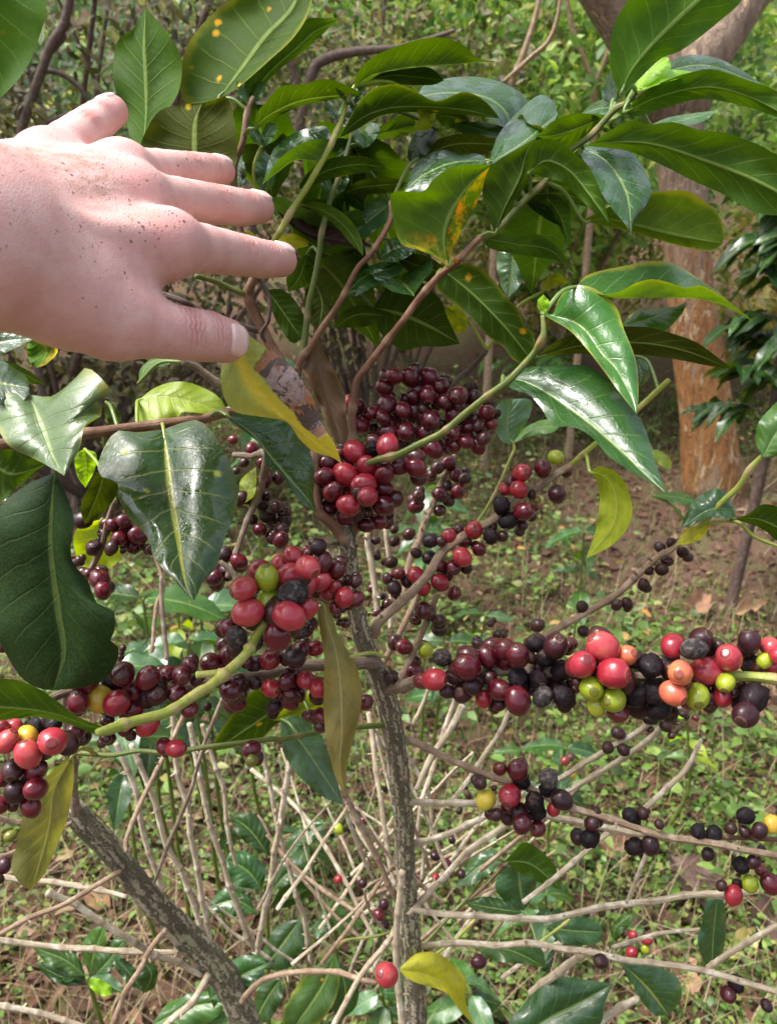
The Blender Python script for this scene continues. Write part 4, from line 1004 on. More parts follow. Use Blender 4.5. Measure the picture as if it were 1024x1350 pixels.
blk(480, 580, S5, .52, [(250, 545, 52, 'k'), (318, 485, 75, 'b'), (315, 568, 75, 'b'), (408, 468, 80, 'r'), (457, 430, 50, 'm'), (528, 435, 92, 'r'), (482, 487, 70, 'm'), (370, 490, 50, 'm'),
    (535, 510, 45, 'b'), (553, 528, 70, 'm'), (472, 565, 92, 'r'), (365, 607, 70, 'm'), (430, 615, 75, 'm'), (490, 615, 60, 'k'), (400, 655, 60, 'k'), (365, 688, 85, 'r'), (435, 740, 68, 'm'),
    (285, 715, 75, 'r'), (248, 650, 85, 'r'), (205, 680, 65, 'b'), (165, 645, 65, 'r'), (112, 670, 58, 'm'), (145, 715, 70, 'b'), (610, 465, 75, 'k'), (665, 465, 60, 'b'), (620, 420, 50, 'k'),
    (285, 822, 78, 'm'), (245, 860, 45, 'm'), (360, 870, 60, 'b'),
    (758, 158, 95, 'r'), (680, 235, 68, 'r'), (745, 240, 90, 'r'), (860, 138, 90, 'm'), (923, 83, 74, 'g'), (972, 155, 55, 'b'), (928, 263, 95, 'b'), (660, 313, 85, 'k'), (770, 345, 98, 'm'),
    (692, 390, 80, 'k'), (760, 410, 62, 'b'), (805, 260, 50, 'b'), (822, 325, 40, 'r'), (830, 290, 40, 'y'), (805, 370, 50, 'b')])
blk(250, 690, S4, .40, [(388, 272, 122, 'g'), (392, 388, 118, 'g'), (270, 325, 118, 'p'), (292, 445, 138, 'p'), (518, 348, 130, 'd'), (497, 465, 145, 'p'), (592, 220, 118, 'p'), (495, 258, 118, 'p'),
    (590, 425, 105, 'p'), (440, 565, 135, 'm'), (235, 570, 110, 'd'), (200, 520, 95, 'm')])
blk(250, 690, S4, .425, [(350, 235, 100, 'r'), (455, 205, 88, 'r'), (515, 165, 95, 'r'), (665, 195, 95, 'm'), (735, 235, 85, 'm'), (725, 200, 50, 'm'), (660, 290, 90, 'p'), (588, 310, 92, 'p'), (640, 345, 62, 'r'),
    (690, 345, 88, 'p'), (725, 320, 70, 'r'), (790, 285, 60, 'm'), (830, 290, 62, 'm'), (775, 370, 90, 'r'), (830, 380, 80, 'm'), (727, 425, 55, 'r'), (545, 540, 75, 'd'), (330, 600, 70, 'd'), (440, 312, 62, 'p'),
    (760, 425, 45, 'm'), (600, 520, 55, 'm'), (780, 500, 50, 'm'), (643, 118, 75, 'b'), (595, 150, 50, 'r')])
blk(250, 690, S4, .44, [(195, 655, 95, 'm'), (285, 685, 70, 'm'), (402, 685, 95, 'r'), (525, 675, 95, 'b'), (555, 630, 85, 'm'), (628, 625, 80, 'r'), (335, 700, 70, 'b'), (330, 800, 65, 'b'), (410, 825, 90, 'r'),
    (485, 790, 80, 'm'), (580, 783, 90, 'r'), (645, 820, 95, 'r'), (500, 855, 75, 'm'), (105, 700, 100, 'm'), (10, 720, 60, 'm'), (205, 835, 100, 'm'), (262, 850, 52, 'm')])
blk(250, 690, S4, .50, [(1005, 770, 60, 'b'), (175, 155, 70, 'b'), (245, 190, 78, 'm'), (185, 235, 68, 'b'), (120, 270, 85, 'm'), (350, 30, 70, 'm'), (463, 28, 65, 'b'), (458, 82, 75, 'm'), (190, 270, 42, 'k')])
blk(230, 830, S4, .45, [(280, 310, 100, 'm'), (312, 365, 90, 'm'), (575, 350, 95, 'm'), (500, 385, 70, 'b'), (495, 420, 50, 'k'), (735, 430, 75, 'm'), (675, 430, 52, 'r'), (958, 365, 68, 'm'),
    (385, 598, 80, 'm'), (385, 655, 60, 'g'), (165, 385, 45, 'k'), (20, 595, 75, 'r'), (600, 130, 60, 'm')])
blk(0, 840, S4, .405, [(430, 212, 132, 'm'), (392, 325, 108, 'm'), (497, 308, 125, 'y'), (585, 328, 120, 'r'), (670, 355, 95, 'm'), (615, 185, 115, 'm'), (560, 225, 85, 'k'), (600, 235, 60, 'k'), (665, 265, 95, 'm'),
    (740, 205, 105, 'm'), (785, 285, 110, 'b'), (840, 185, 85, 'm'), (910, 190, 95, 'm'), (885, 285, 90, 'm'), (950, 140, 75, 'm'), (985, 215, 60, 'b'), (948, 362, 85, 'm'), (740, 440, 105, 'r'), (625, 465, 70, 'm'),
    (530, 505, 60, 'm'), (380, 470, 90, 'm'), (545, 410, 52, 'm'), (820, 545, 80, 'm'), (880, 557, 90, 'r')])
blk(0, 840, S4, .38, [(265, 520, 140, 'p'), (140, 500, 105, 'y'), (38, 520, 110, 'p'), (10, 450, 70, 'r'), (75, 455, 80, 'p'), (140, 585, 130, 'p'), (190, 440, 90, 'k'), (270, 430, 80, 'k'), (65, 665, 100, 'b'),
    (180, 665, 105, 'm'), (5, 710, 72, 'm'), (80, 775, 110, 'b'), (180, 760, 110, 'm'), (5, 840, 72, 'm'), (155, 845, 100, 'm'), (65, 840, 55, 'm'), (120, 710, 50, 'm')])
blk(0, 980, 1024 / 300.0, .50, [(20, 550, 60, 'b'), (50, 417, 52, 'g'), (0, 610, 42, 'k')])
blk(0, 640, S4, .47, [(565, 195, 75, 'm'), (620, 180, 70, 'm'), (605, 262, 85, 'm'), (690, 248, 85, 'm'), (515, 240, 52, 'm'), (470, 312, 75, 'b'), (560, 310, 65, 'b'), (665, 305, 70, 'm'), (620, 300, 42, 'b'),
    (415, 175, 80, 'b'), (500, 472, 95, 'm'), (515, 528, 80, 'm'), (440, 440, 52, 'm'), (400, 378, 46, 'b'), (755, 320, 52, 'm'), (615, 815, 35, 'b'), (605, 858, 32, 'b'), (40, 90, 60, 'm'), (10, 810, 52, 'm')])
blk(300, 560, 6.4, .51, [(45, 128, 88, 'r'), (205, 205, 130, 'm'), (300, 330, 130, 'm'), (310, 470, 150, 'm'), (430, 450, 110, 'm'), (120, 630, 140, 'b'), (200, 660, 120, 'b'), (70, 390, 75, 'b'), (140, 320, 95, 'b'),
    (330, 610, 85, 'm'), (295, 680, 105, 'k'), (415, 690, 110, 'm'), (480, 740, 115, 'm'), (325, 780, 110, 'k'), (205, 800, 100, 'm'), (268, 890, 112, 'm'), (462, 875, 108, 'm'), (452, 968, 118, 'm'), (420, 800, 60, 'm'), (285, 580, 72, 'b')])
blk(500, 780, S4, .435, [(312, 330, 88, 'd'), (275, 440, 110, 'r'), (438, 378, 128, 'm'), (540, 325, 105, 'm'), (625, 290, 110, 'm'), (690, 320, 120, 'm'), (625, 350, 80, 'm'), (375, 425, 80, 'b'), (340, 500, 70, 'b'),
    (415, 510, 95, 'b'), (465, 475, 85, 'b'), (520, 537, 80, 'r'), (550, 430, 80, 'b'), (598, 490, 108, 'm'), (600, 565, 65, 'b'), (690, 545, 130, 'm'), (692, 428, 95, 'k'), (755, 330, 60, 'b'), (790, 445, 95, 'k'),
    (815, 525, 92, 'd'), (825, 335, 85, 'k'), (880, 275, 115, 'b'), (775, 263, 75, 'k'), (905, 395, 90, 'k'), (945, 270, 60, 'm'), (920, 525, 110, 'k'), (760, 490, 60, 'b'), (980, 480, 60, 'm'), (800, 370, 60, 'b')])
blk(500, 780, S4, .53, [(220, 92, 78, 'm'), (180, 140, 60, 'm'), (300, 158, 75, 'b'), (122, 275, 80, 'm'), (232, 292, 78, 'g'), (178, 400, 88, 'm'), (63, 430, 78, 'b'), (790, 168, 68, 'b'), (555, 160, 40, 'b'), (590, 215, 50, 'b'), (492, 262, 55, 'm')])
blk(754, 780, S4, .415, [(152, 275, 148, 'p'), (50, 365, 130, 'p'), (208, 408, 150, 'r'), (270, 320, 100, 'o'), (320, 345, 95, 'b'), (390, 372, 115, 'k'), (95, 485, 120, 'g'), (120, 575, 85, 'g'), (205, 540, 118, 'g'), (320, 520, 118, 'k'),
    (420, 500, 110, 'k'), (435, 585, 110, 'k'), (500, 270, 115, 'r'), (490, 345, 90, 'd'), (605, 285, 110, 'd'), (640, 235, 105, 'b'), (680, 290, 80, 'b'), (730, 270, 62, 'b'), (540, 405, 122, 'o'), (505, 508, 118, 'o'), (622, 522, 118, 'g'),
    (675, 398, 142, 'p'), (782, 330, 125, 'p'), (690, 545, 80, 'b'), (765, 455, 90, 'g'), (750, 527, 85, 'r'), (885, 250, 100, 'b'), (905, 367, 85, 'k'), (960, 345, 78, 'g'), (985, 275, 95, 'p'), (1000, 370, 92, 'p'), (800, 500, 60, 'm'),
    (850, 480, 60, 'm'), (905, 530, 140, 'k'), (865, 615, 120, 'b'), (30, 450, 60, 'm'), (85, 300, 60, 'r'), (1040, 320, 90, 'p')])
blk(754, 780, S4, .58, [(390, 630, 80, 'k'), (465, 670, 62, 'b'), (388, 688, 42, 'm'), (555, 612, 40, 'b'), (230, 707, 65, 'b'), (178, 780, 60, 'k'), (255, 790, 60, 'k'), (495, 720, 40, 'm'), (55, 198, 62, 'k'), (50, 80, 62, 'k'), (615, 630, 34, 'r')])
blk(700, 640, 1024 / 324.0, .57, [(535, 258, 48, 'b'), (583, 240, 44, 'k'), (630, 278, 52, 'k'), (652, 300, 44, 'b'), (565, 315, 48, 'b'), (543, 350, 55, 'k'), (487, 352, 42, 'k'), (468, 415, 52, 'k'), (357, 498, 50, 'b'), (398, 492, 48, 'k')])
blk(600, 970, S4, .52, [(222, 165, 72, 'm'), (310, 172, 105, 'm'), (325, 217, 92, 'k'), (272, 298, 110, 'r'), (125, 238, 70, 'b'), (152, 322, 92, 'y'), (193, 262, 30, 'm'), (395, 330, 105, 'k'), (412, 388, 80, 'k'), (320, 378, 85, 'b'), (265, 360, 70, 'm'),
    (205, 395, 65, 'b'), (262, 415, 70, 'b'), (335, 440, 90, 'm'), (412, 465, 85, 'm'), (465, 215, 95, 'd'), (460, 270, 80, 'k'), (532, 320, 105, 'b'), (490, 368, 70, 'r'), (612, 505, 80, 'b'), (670, 512, 90, 'k'), (680, 440, 75, 'b'),
    (715, 430, 52, 'b'), (705, 380, 52, 'k'), (897, 552, 90, 'k'), (975, 548, 90, 'b'), (935, 388, 68, 'k'), (870, 400, 70, 'k')])
blk(600, 970, S4, .70, [(20, 375, 35, 'k'), (28, 690, 45, 'b'), (548, 125, 52, 'r'), (573, 108, 45, 'b'), (585, 190, 36, 'y'), (708, 170, 52, 'k'), (60, 290, 35, 'k')])
blk(754, 1000, S4, .51, [(865, 285, 80, 'k'), (790, 350, 62, 'b'), (862, 365, 60, 'b'), (935, 360, 78, 'b'), (705, 378, 78, 'k'), (628, 365, 70, 'k'), (998, 328, 80, 'y'), (678, 478, 70, 'b'), (845, 532, 85, 'k'), (905, 515, 70, 'b'),
    (940, 560, 62, 'r'), (990, 625, 95, 'm'), (888, 628, 78, 'g'), (805, 685, 90, 'r'), (825, 628, 52, 'k'), (745, 635, 52, 'b'), (435, 330, 52, 'b'), (945, 450, 42, 'b')])
blk(480, 1080, 1024 / 300.0, .61, [(100, 700, 104, 'p')])
blk(480, 1080, 1024 / 300.0, .74, [(515, 640, 62, 'b'), (320, 165, 48, 'b'), (370, 205, 48, 'm'), (435, 245, 42, 'k'), (322, 260, 36, 'r'), (395, 95, 34, 'b'), (65, 430, 50, 'm'), (90, 385, 46, 'b'), (95, 475, 46, 'b')])
blk(724, 1080, 1024 / 300.0, .62, [(232, 640, 66, 'b'), (803, 788, 70, 'm'), (838, 740, 68, 'k'), (975, 838, 55, 'b')])
blk(724, 1080, 1024 / 300.0, .80, [(375, 522, 42, 'r'), (438, 542, 48, 'r'), (430, 585, 40, 'g'), (370, 602, 55, 'r')])
blk(280, 980, 1024 / 300.0, .78, [(678, 350, 42, 'm'), (565, 385, 50, 'g'), (622, 380, 44, 'k'), (690, 405, 40, 'b'), (565, 613, 38, 'r'), (675, 630, 45, 'b')])

for c in CH: c[2] *= 1.08 if c[4] < .51 else 1.02
# spread overlapping cherries in depth, keeping where each one stands across the view
ci = np.array([[c[0], c[1], c[2], c[4]] for c in CH])
cd = ci[:, 3] + rng.normal(0, .003, len(ci)) - (ci[:, 2] - ci[:, 2].mean()) * 0.0006
for it in range(150):
    r = ci[:, 2] / 2 * cd / F
    X = (ci[:, 0] - 512) / F * cd; Y = (ci[:, 1] - 675) / F * cd
    dx = X[:, None] - X[None]; dy = Y[:, None] - Y[None]; dz = cd[:, None] - cd[None]
    need = (0.90 * (r[:, None] + r[None])) ** 2 - dx ** 2 - dy ** 2
    np.fill_diagonal(need, -1)
    want = np.sqrt(np.maximum(need, 0))
    lack = np.where(need > 0, want - np.abs(dz), 0)
    sg = np.where(dz >= 0, 1.0, -1.0)
    mv = np.where(lack > 0, sg * lack, 0)
    cd += np.clip(0.12 * mv.sum(axis=1), -.004, .004)

def rnd3():
    return Vector((random.gauss(0, 1), random.gauss(0, 1), random.gauss(0, 1))).normalized()


order = np.argsort(-ci[:, 2])
MAXC = 296
small_V, small_F, small_off = [], [], 0
for rank, i in enumerate(order):
    px, py, D, c, _ = CH[i]
    d = float(cd[i])
    ctr = P(px, py, d)
    rad = D / 2 * d / F
    bi, q, dist = nearest_branch(ctr)
    out = ctr - q
    out = out / (np.linalg.norm(out) + 1e-9) * .8 + rng.normal(0, .6, 3) + np.array([0, .25, 0])
    quat = Vector(out).to_track_quat('Z', 'Y')
    pool = WRINK if c in 'k' else (SOFT if c in 'bd' else FRESH)
    me = random.choice(pool)
    rot = quat.to_matrix() @ Matrix.Rotation(random.uniform(0, 6.28), 3, 'Z')
    sc = rad * random.uniform(.97, 1.03)
    if rank < MAXC:
        o = bpy.data.objects.new('cherry', me)
        COL.objects.link(o)
        if not me.materials: me.materials.append(CM['m'])
        o.material_slots[0].link = 'OBJECT'
        o.material_slots[0].material = CM[c]
        po = BRANCHES[bi][0]
        o.parent = po
        o.location = ctr - WPOS[po]
        o.rotation_euler = rot.to_euler()
        o.scale = (sc, sc, sc)
    else:
        small_V.append((ctr, sc, rot, random.choice(LOWP), c))
# more fruit on the far side of the bunches
for i in range(len(CH)):
    px, py, D, c, _ = CH[i]
    for _ in range(2):
        if random.random() < (.5 if CH[i][4] < .508 and py < 1000 else .88) or py > 1100: continue
        d_ = float(cd[i]) + random.uniform(.5, 1.2) * D * float(cd[i]) / F
        D2 = D * random.uniform(.72, .98)
        a_ = random.uniform(0, 6.283); r_ = D * random.uniform(.25, .6)
        small_V.append((P(px + r_ * math.cos(a_), py + r_ * math.sin(a_), d_), D2 / 2 * d_ / F, Matrix.Rotation(random.uniform(0, 6.28), 3, rnd3()), random.choice(LOWP), c if c in 'mbk' else random.choice('mmrb')))
if small_V:      # the smallest ones, beyond three hundred, as one part
    vv, ff, mi, names = [], [], [], sorted({s[4] for s in small_V})
    off = 0
    for ctr, sc, rot, me, c in small_V:
        for v in me.vertices: vv.append(np.array(rot @ v.co) * sc + ctr)
        for p in me.polygons:
            ff.append(tuple(k + off for k in p.vertices)); mi.append(names.index(c))
        off += len(me.vertices)
    o = add('small_cherries', vv, ff, None, shrub, origin=SHRUB_BASE)
    for c in names: o.data.materials.append(CM[c])
    o.data.polygons.foreach_set('material_index', np.array(mi, dtype=np.int32))
    o['kind'] = 'stuff'
print('cherries', len(CH), 'small', len(small_V), 'branches', len(BRANCHES), 'leaves', LEAF_N)
# ------------------------------------------------------------------ the hand (one continuous skin, built from a smooth distance field)
def C(x, y, d):
    return np.array([(x - 512) / F * d, -(y - 675) / F * d, d])


def smin(a, b, k):
    h = np.clip(0.5 + 0.5 * (b - a) / k, 0, 1)
    return b + (a - b) * h - k * h * (1 - h)


def rcone(p, a, b, ra, rb):
    ba = b - a
    h = np.clip(((p - a) @ ba) / (ba @ ba), 0, 1)
    return np.linalg.norm(p - a - h[:, None] * ba, axis=1) - (ra + (rb - ra) * h)


mm = 0.001
WR = C(-70, 315, .262)
FINGERS = {     # px, py, depth, radius mm : knuckle, middle joint, end joint, tip
    'index': [(222, 322, .325, 11.8), (268, 328, .345, 10.6), (312, 335, .368, 9.9), (345, 341, .386, 9.3), (370, 343, .402, 8.5)],
    'middle': [(178, 262, .335, 11.6), (232, 265, .360, 10.6), (280, 269, .387, 9.9), (316, 273, .408, 9.4), (341, 274, .424, 8.5)],
    'ring': [(160, 228, .347, 11.2), (208, 226, .372, 10.0), (247, 225, .396, 9.2), (272, 225, .414, 8.8), (291, 226, .428, 8.0)],
    'pinky': [(62, 216, .333, 10.8), (88, 190, .346, 9.6), (110, 172, .360, 8.9), (132, 157, .374, 8.5), (148, 147, .386, 7.8)],
    'thumb': [(150, 422, .308, 14.5), (195, 432, .318, 12.3), (240, 439, .331, 11.4), (272, 443, .343, 11.2), (297, 449, .355, 10.2)],
}
FJ = {k: ([C(x, y, d) for x, y, d, r in v], [r * mm for x, y, d, r in v]) for k, v in FINGERS.items()}
META = {k: FJ[k][0][0] for k in FJ}


def sdf(p):
    fing = None
    for k in ('index', 'middle', 'ring', 'pinky', 'thumb'):
        J, R = FJ[k]
        d = None
        for i in range(len(J) - 1):
            e = rcone(p, J[i], J[i + 1], R[i], R[i + 1])
            d = e if d is None else smin(d, e, .0009)
        fing = d if fing is None else smin(fing, d, .0022)
    palm = None
    for k, r0, r1, wx, wy in (('index', .0155, .0128, -55, 330), ('middle', .016, .0128, -60, 305), ('ring', .0155, .0125, -65, 285), ('pinky', .0145, .0122, -70, 262)):
        e = rcone(p, C(wx, wy, .272), META[k] + np.array([0, 0, .001]), r0, r1)
        palm = e if palm is None else smin(palm, e, .014)
    # palm side pads, thumb muscle, web between thumb and forefinger
    palm = smin(palm, rcone(p, C(-20, 290, .300), C(150, 280, .352), .016, .012), .014)
    palm = smin(palm, rcone(p, C(15, 345, .277), META['thumb'], .0195, .0150), .016)
    palm = smin(palm, rcone(p, C(50, 360, .296), C(178, 362, .330), .017, .0085), .016)
    palm = smin(palm, rcone(p, C(90, 395, .296), C(168, 392, .318), .016, .010), .012)
    # knuckle heads and faint tendons on the back
    for k, up in (('index', .0014), ('middle', .0014), ('ring', .0012), ('pinky', .0010)):
        palm = smin(palm, np.linalg.norm(p - (META[k] + np.array([.0, .0015, -up])), axis=1) - .0098, .010)
        w0 = C(-40, 300, .268)
        palm = smin(palm, rcone(p, META[k] * .45 + w0 * .55 + np.array([0, 0, -.0118]), META[k] + np.array([0, 0, -.0088]), .0022, .0026), .006)
    arm = rcone(p, C(-40, 298, .274), WR, .0265, .0260)
    arm = smin(arm, rcone(p, WR, np.array([-.24, .055, .17]), .0265, .033), .012)
    arm = smin(arm, rcone(p, np.array([-.24, .055, .17]), np.array([-.33, -.02, .05]), .033, .040), .012)
    palm = smin(palm, arm, .018)
    return smin(palm, fing, .0065)


def mesh_sdf(lo, hi, h):
    n = np.ceil((hi - lo) / h).astype(int) + 1
    B = 8
    nb = (n + B - 1) // B
    bc = np.stack(np.meshgrid(*[np.arange(k) for k in nb], indexing='ij'), -1).reshape(-1, 3)
    ctr = lo + (bc * B + B / 2) * h
    dist = np.concatenate([sdf(ctr[i:i + 60000]) for i in range(0, len(ctr), 60000)])
    act = np.abs(dist) < (B * h * 0.5 * 1.733 + 2.5 * h)
    grid = np.full(tuple(nb * B), 1.0, dtype=np.float32)
    for b, dv in zip(bc[~act], dist[~act]):
        if dv < 0: grid[b[0] * B:b[0] * B + B, b[1] * B:b[1] * B + B, b[2] * B:b[2] * B + B] = -1.0
    loc = np.stack(np.meshgrid(*[np.arange(B)] * 3, indexing='ij'), -1).reshape(-1, 3)
    ab = bc[act]
    for i in range(0, len(ab), 300):
        idx = (ab[i:i + 300, None, :] * B + loc[None]).reshape(-1, 3)
        grid[idx[:, 0], idx[:, 1], idx[:, 2]] = sdf(lo + idx * h)
    ins = grid < 0
    c = [ins[a:ins.shape[0] - 1 + a, b:ins.shape[1] - 1 + b, d:ins.shape[2] - 1 + d] for a in (0, 1) for b in (0, 1) for d in (0, 1)]
    cnt = sum(x.astype(np.int8) for x in c)
    cells = np.argwhere((cnt > 0) & (cnt < 8))
    ids = -np.ones(cnt.shape, dtype=np.int32)
    ids[cells[:, 0], cells[:, 1], cells[:, 2]] = np.arange(len(cells))
    acc = np.zeros((len(cells), 3)); num = np.zeros(len(cells))
    corners = [(a, b, d) for a in (0, 1) for b in (0, 1) for d in (0, 1)]
    for ax in range(3):
        for cr in corners:
            if cr[ax] == 1: continue
            c0 = np.array(cr); c1 = c0.copy(); c1[ax] = 1
            g0 = grid[tuple((cells + c0).T)]; g1 = grid[tuple((cells + c1).T)]
            x = (g0 < 0) != (g1 < 0)
            t = np.where(x, g0 / np.where(x, g0 - g1, 1), 0)
            pt = c0[None] + np.zeros((len(cells), 3)); pt[:, ax] += t
            acc += np.where(x[:, None], pt, 0); num += x
    V = lo + (cells + acc / num[:, None]) * h
    quads = []
    for ax in range(3):
        o1, o2 = [(1, 2), (2, 0), (0, 1)][ax]
        s0 = [slice(None)] * 3; s1 = [slice(None)] * 3
        s0[ax] = slice(0, -1); s1[ax] = slice(1, None)
        x = ins[tuple(s0)] != ins[tuple(s1)]
        e = np.argwhere(x)
        e = e[(e[:, o1] > 0) & (e[:, o2] > 0)]
        m_ = (e < np.array(ids.shape)).all(axis=1); e = e[m_]
        def at(d1, d2):
            q = e.copy(); q[:, o1] -= d1; q[:, o2] -= d2
            return ids[q[:, 0], q[:, 1], q[:, 2]]
        q = np.stack([at(0, 0), at(1, 0), at(1, 1), at(0, 1)], 1)
        inside0 = ins[tuple(e.T)]
        q[~inside0] = q[~inside0][:, ::-1]
        quads.append(q[(q >= 0).all(axis=1)])
    return V, np.vstack(quads)


HV, HF = mesh_sdf(np.array([-.38, -.09, .0]), np.array([-.03, .235, .45]), .00098)
# settle grid noise and take the exact surface
for _ in range(2):
    dv = sdf(HV)
    g = np.stack([(sdf(HV + e) - sdf(HV - e)) for e in (np.eye(3) * .0006)], 1)
    g /= np.linalg.norm(g, axis=1)[:, None] + 1e-9
    HV = HV - g * np.clip(dv, -.001, .001)[:, None]
# skin folds over the finger joints, knuckle dimples
pink = np.zeros(len(HV)); dirt = np.zeros(len(HV)); fold = np.zeros(len(HV))
DORS = np.array([-.10, .35, -.93]); DORS /= np.linalg.norm(DORS)
disp = np.zeros(len(HV))
for k, (J, R) in FJ.items():
    for ji, amp in ((2, .0013), (3, .0009)):
        if k == 'thumb': amp *= 1.15
        ax = J[min(ji + 1, 4)] - J[ji - 1]; ax /= np.linalg.norm(ax)
        rel = HV - J[ji]
        u = rel @ ax
        near = np.linalg.norm(rel, axis=1)
        DF = DORS if k == 'thumb' else np.array([0, .80, -.60])
        dorsal = np.clip(g @ DF * 1.6 + .1, 0, 1)
        wmask = np.exp(-(u / .0055) ** 2) * dorsal * (near < .018)
        side_ = np.cross(ax, DF); side_ /= np.linalg.norm(side_)
        v = rel @ side_
        wig = .0006 * np.sin(v * 900 + ji) + .0004 * np.sin(v * 2100 + 2 * ji)
        gr = sum(np.exp(-(((u + wig - c0) / .00075) ** 2)) for c0 in (-.0060, -.0033, -.0008, .0018, .0044))
        disp -= amp * gr * wmask
        fold = np.maximum(fold, np.clip(gr * wmask * 1.2, 0, 1))
        pink = np.maximum(pink, wmask * .55)
    rel = np.linalg.norm(HV - (META[k] + DORS * .010), axis=1)
    if k != 'thumb': pink = np.maximum(pink, np.exp(-(rel / .011) ** 2))
    pink = np.maximum(pink, .8 * np.exp(-(np.linalg.norm(HV - J[4], axis=1) / .011) ** 2))
    dirt = np.maximum(dirt, .9 * np.exp(-(np.linalg.norm(HV - J[2] - DORS * .006, axis=1) / .012) ** 2) * (k in ('middle', 'ring')))
for x, y, d_, r_, a_ in ((45, 225, .29, .018, 1), (110, 235, .32, .016, .9), (150, 280, .33, .018, .9), (205, 300, .32, .012, .7), (60, 330, .28, .014, .45), (120, 330, .30, .02, .4)):
    dirt = np.maximum(dirt, a_ * np.exp(-(np.linalg.norm((HV - C(x, y, d_))[:, :2], axis=1) / r_) ** 2))
dirt *= np.clip(g @ DORS * 1.5, 0, 1)
HV = HV + g * disp[:, None]


def cam_to_world(v):
    return CAM + v[:, 0:1] * RIGHT + v[:, 1:2] * UP + v[:, 2:3] * FWD


HW = cam_to_world(HV)
N = NT('skin')
pos = N.pos()
apk = N.n('Attribute', attribute_name='pink').outputs['Fac']
adt = N.n('Attribute', attribute_name='dirt').outputs['Fac']
mot = N.noise(pos, 95, 4, 0.6)
col = N.mix(N.step(mot, 0.35, 0.7), (0.62, 0.35, 0.31), (0.67, 0.425, 0.385))
col = N.mix(N.math('MULTIPLY', apk, 0.75), col, (0.58, 0.20, 0.185))
col = N.mix(N.math('MULTIPLY', N.step(N.noise(pos, 48, 4, 0.6), 0.48, 0.70), 0.5), col, (0.64, 0.33, 0.31))
afd = N.n('Attribute', attribute_name='fold').outputs['Fac']
vs1 = N.voro(pos, 700); g1 = N.n('SeparateColor'); N.set(g1.inputs[0], vs1['Color'])
adm = N.math('MULTIPLY', adt, N.step(N.noise(pos, 75, 4, 0.65), 0.36, 0.60))
sp1 = N.math('MULTIPLY', N.step(N.math('ADD', vs1['Distance'], N.math('MULTIPLY', N.noise(pos, 1500, 2, 0.7), 0.35)), 0.55, 0.36), N.math('GREATER_THAN', N.math('ADD', g1.outputs[0], N.math('MULTIPLY', adm, 0.74)), 1.0))
vs2 = N.voro(pos, 330); g2 = N.n('SeparateColor'); N.set(g2.inputs[0], vs2['Color'])
sp2 = N.math('MULTIPLY', N.step(N.math('ADD', vs2['Distance'], N.math('MULTIPLY', N.noise(pos, 900, 3, 0.7), 0.3)), 0.48, 0.32), N.math('GREATER_THAN', N.math('ADD', g2.outputs[1], N.math('MULTIPLY', adm, 0.42)), 1.0))
wash = N.math('MULTIPLY', N.math('MULTIPLY', N.step(adt, 0.25, 0.9), N.step(N.noise(N.mapping(pos, (1, 1, 3)), 120, 4, 0.7), 0.38, 0.66)), 0.75)
col = N.mix(N.math('MULTIPLY', afd, 0.46), col, (0.40, 0.17, 0.13))
col = N.mix(wash, col, (0.33, 0.19, 0.12))
col = N.mix(N.math('MULTIPLY', sp2, 0.9), col, (0.10, 0.055, 0.045))
col = N.mix(N.math('MULTIPLY', sp1, 0.85), col, (0.09, 0.05, 0.045))
N.set(N.b.inputs['Base Color'], col)
N.set(N.b.inputs['Roughness'], N.math('ADD', 0.42, N.math('MULTIPLY', mot, 0.2)))
N.b.inputs['Specular IOR Level'].default_value = 0.4
N.b.inputs['Subsurface Weight'].default_value = 0.22
N.b.inputs['Subsurface Radius'].default_value = (1.0, 0.36, 0.2)
N.b.inputs['Subsurface Scale'].default_value = 0.0025
vd = N.voro(N.mapping(pos, (1, 1, 1.6)), 620, 'DISTANCE_TO_EDGE')['Distance']
h = N.math('ADD', N.math('MULTIPLY', N.step(vd, 0.0, 0.25), 0.5), N.math('MULTIPLY', N.noise(pos, 330, 4, 0.65), 1.0))
h = N.math('ADD', h, N.math('MULTIPLY', N.math('ADD', sp1, sp2), 0.5))
N.set(N.b.inputs['Normal'], N.bump(h, 0.28, 0.0006))
SKIN = N.m
person = add('person', HW, HF, SKIN, origin=cam_to_world(WR[None])[0])
streak = np.zeros(len(HV))
sa, sb = C(-20, 196, .27), C(205, 232, .34)
h_ = np.clip(((HV - sa) @ (sb - sa)) / ((sb - sa) @ (sb - sa)), 0, 1)
streak = .75 * np.exp(-(np.linalg.norm((HV - sa - h_[:, None] * (sb - sa))[:, :2], axis=1) / .0045) ** 2)
dirt = np.maximum(dirt, streak)
tag(person, 'bare left hand, fingers spread, specked with soil, reaching over the coffee leaves', 'person')
for nm, arr in (('pink', pink), ('dirt', dirt), ('fold', fold)):
    at_ = person.data.attributes.new(nm, 'FLOAT', 'POINT')
    at_.data.foreach_set('value', arr.astype(np.float32))

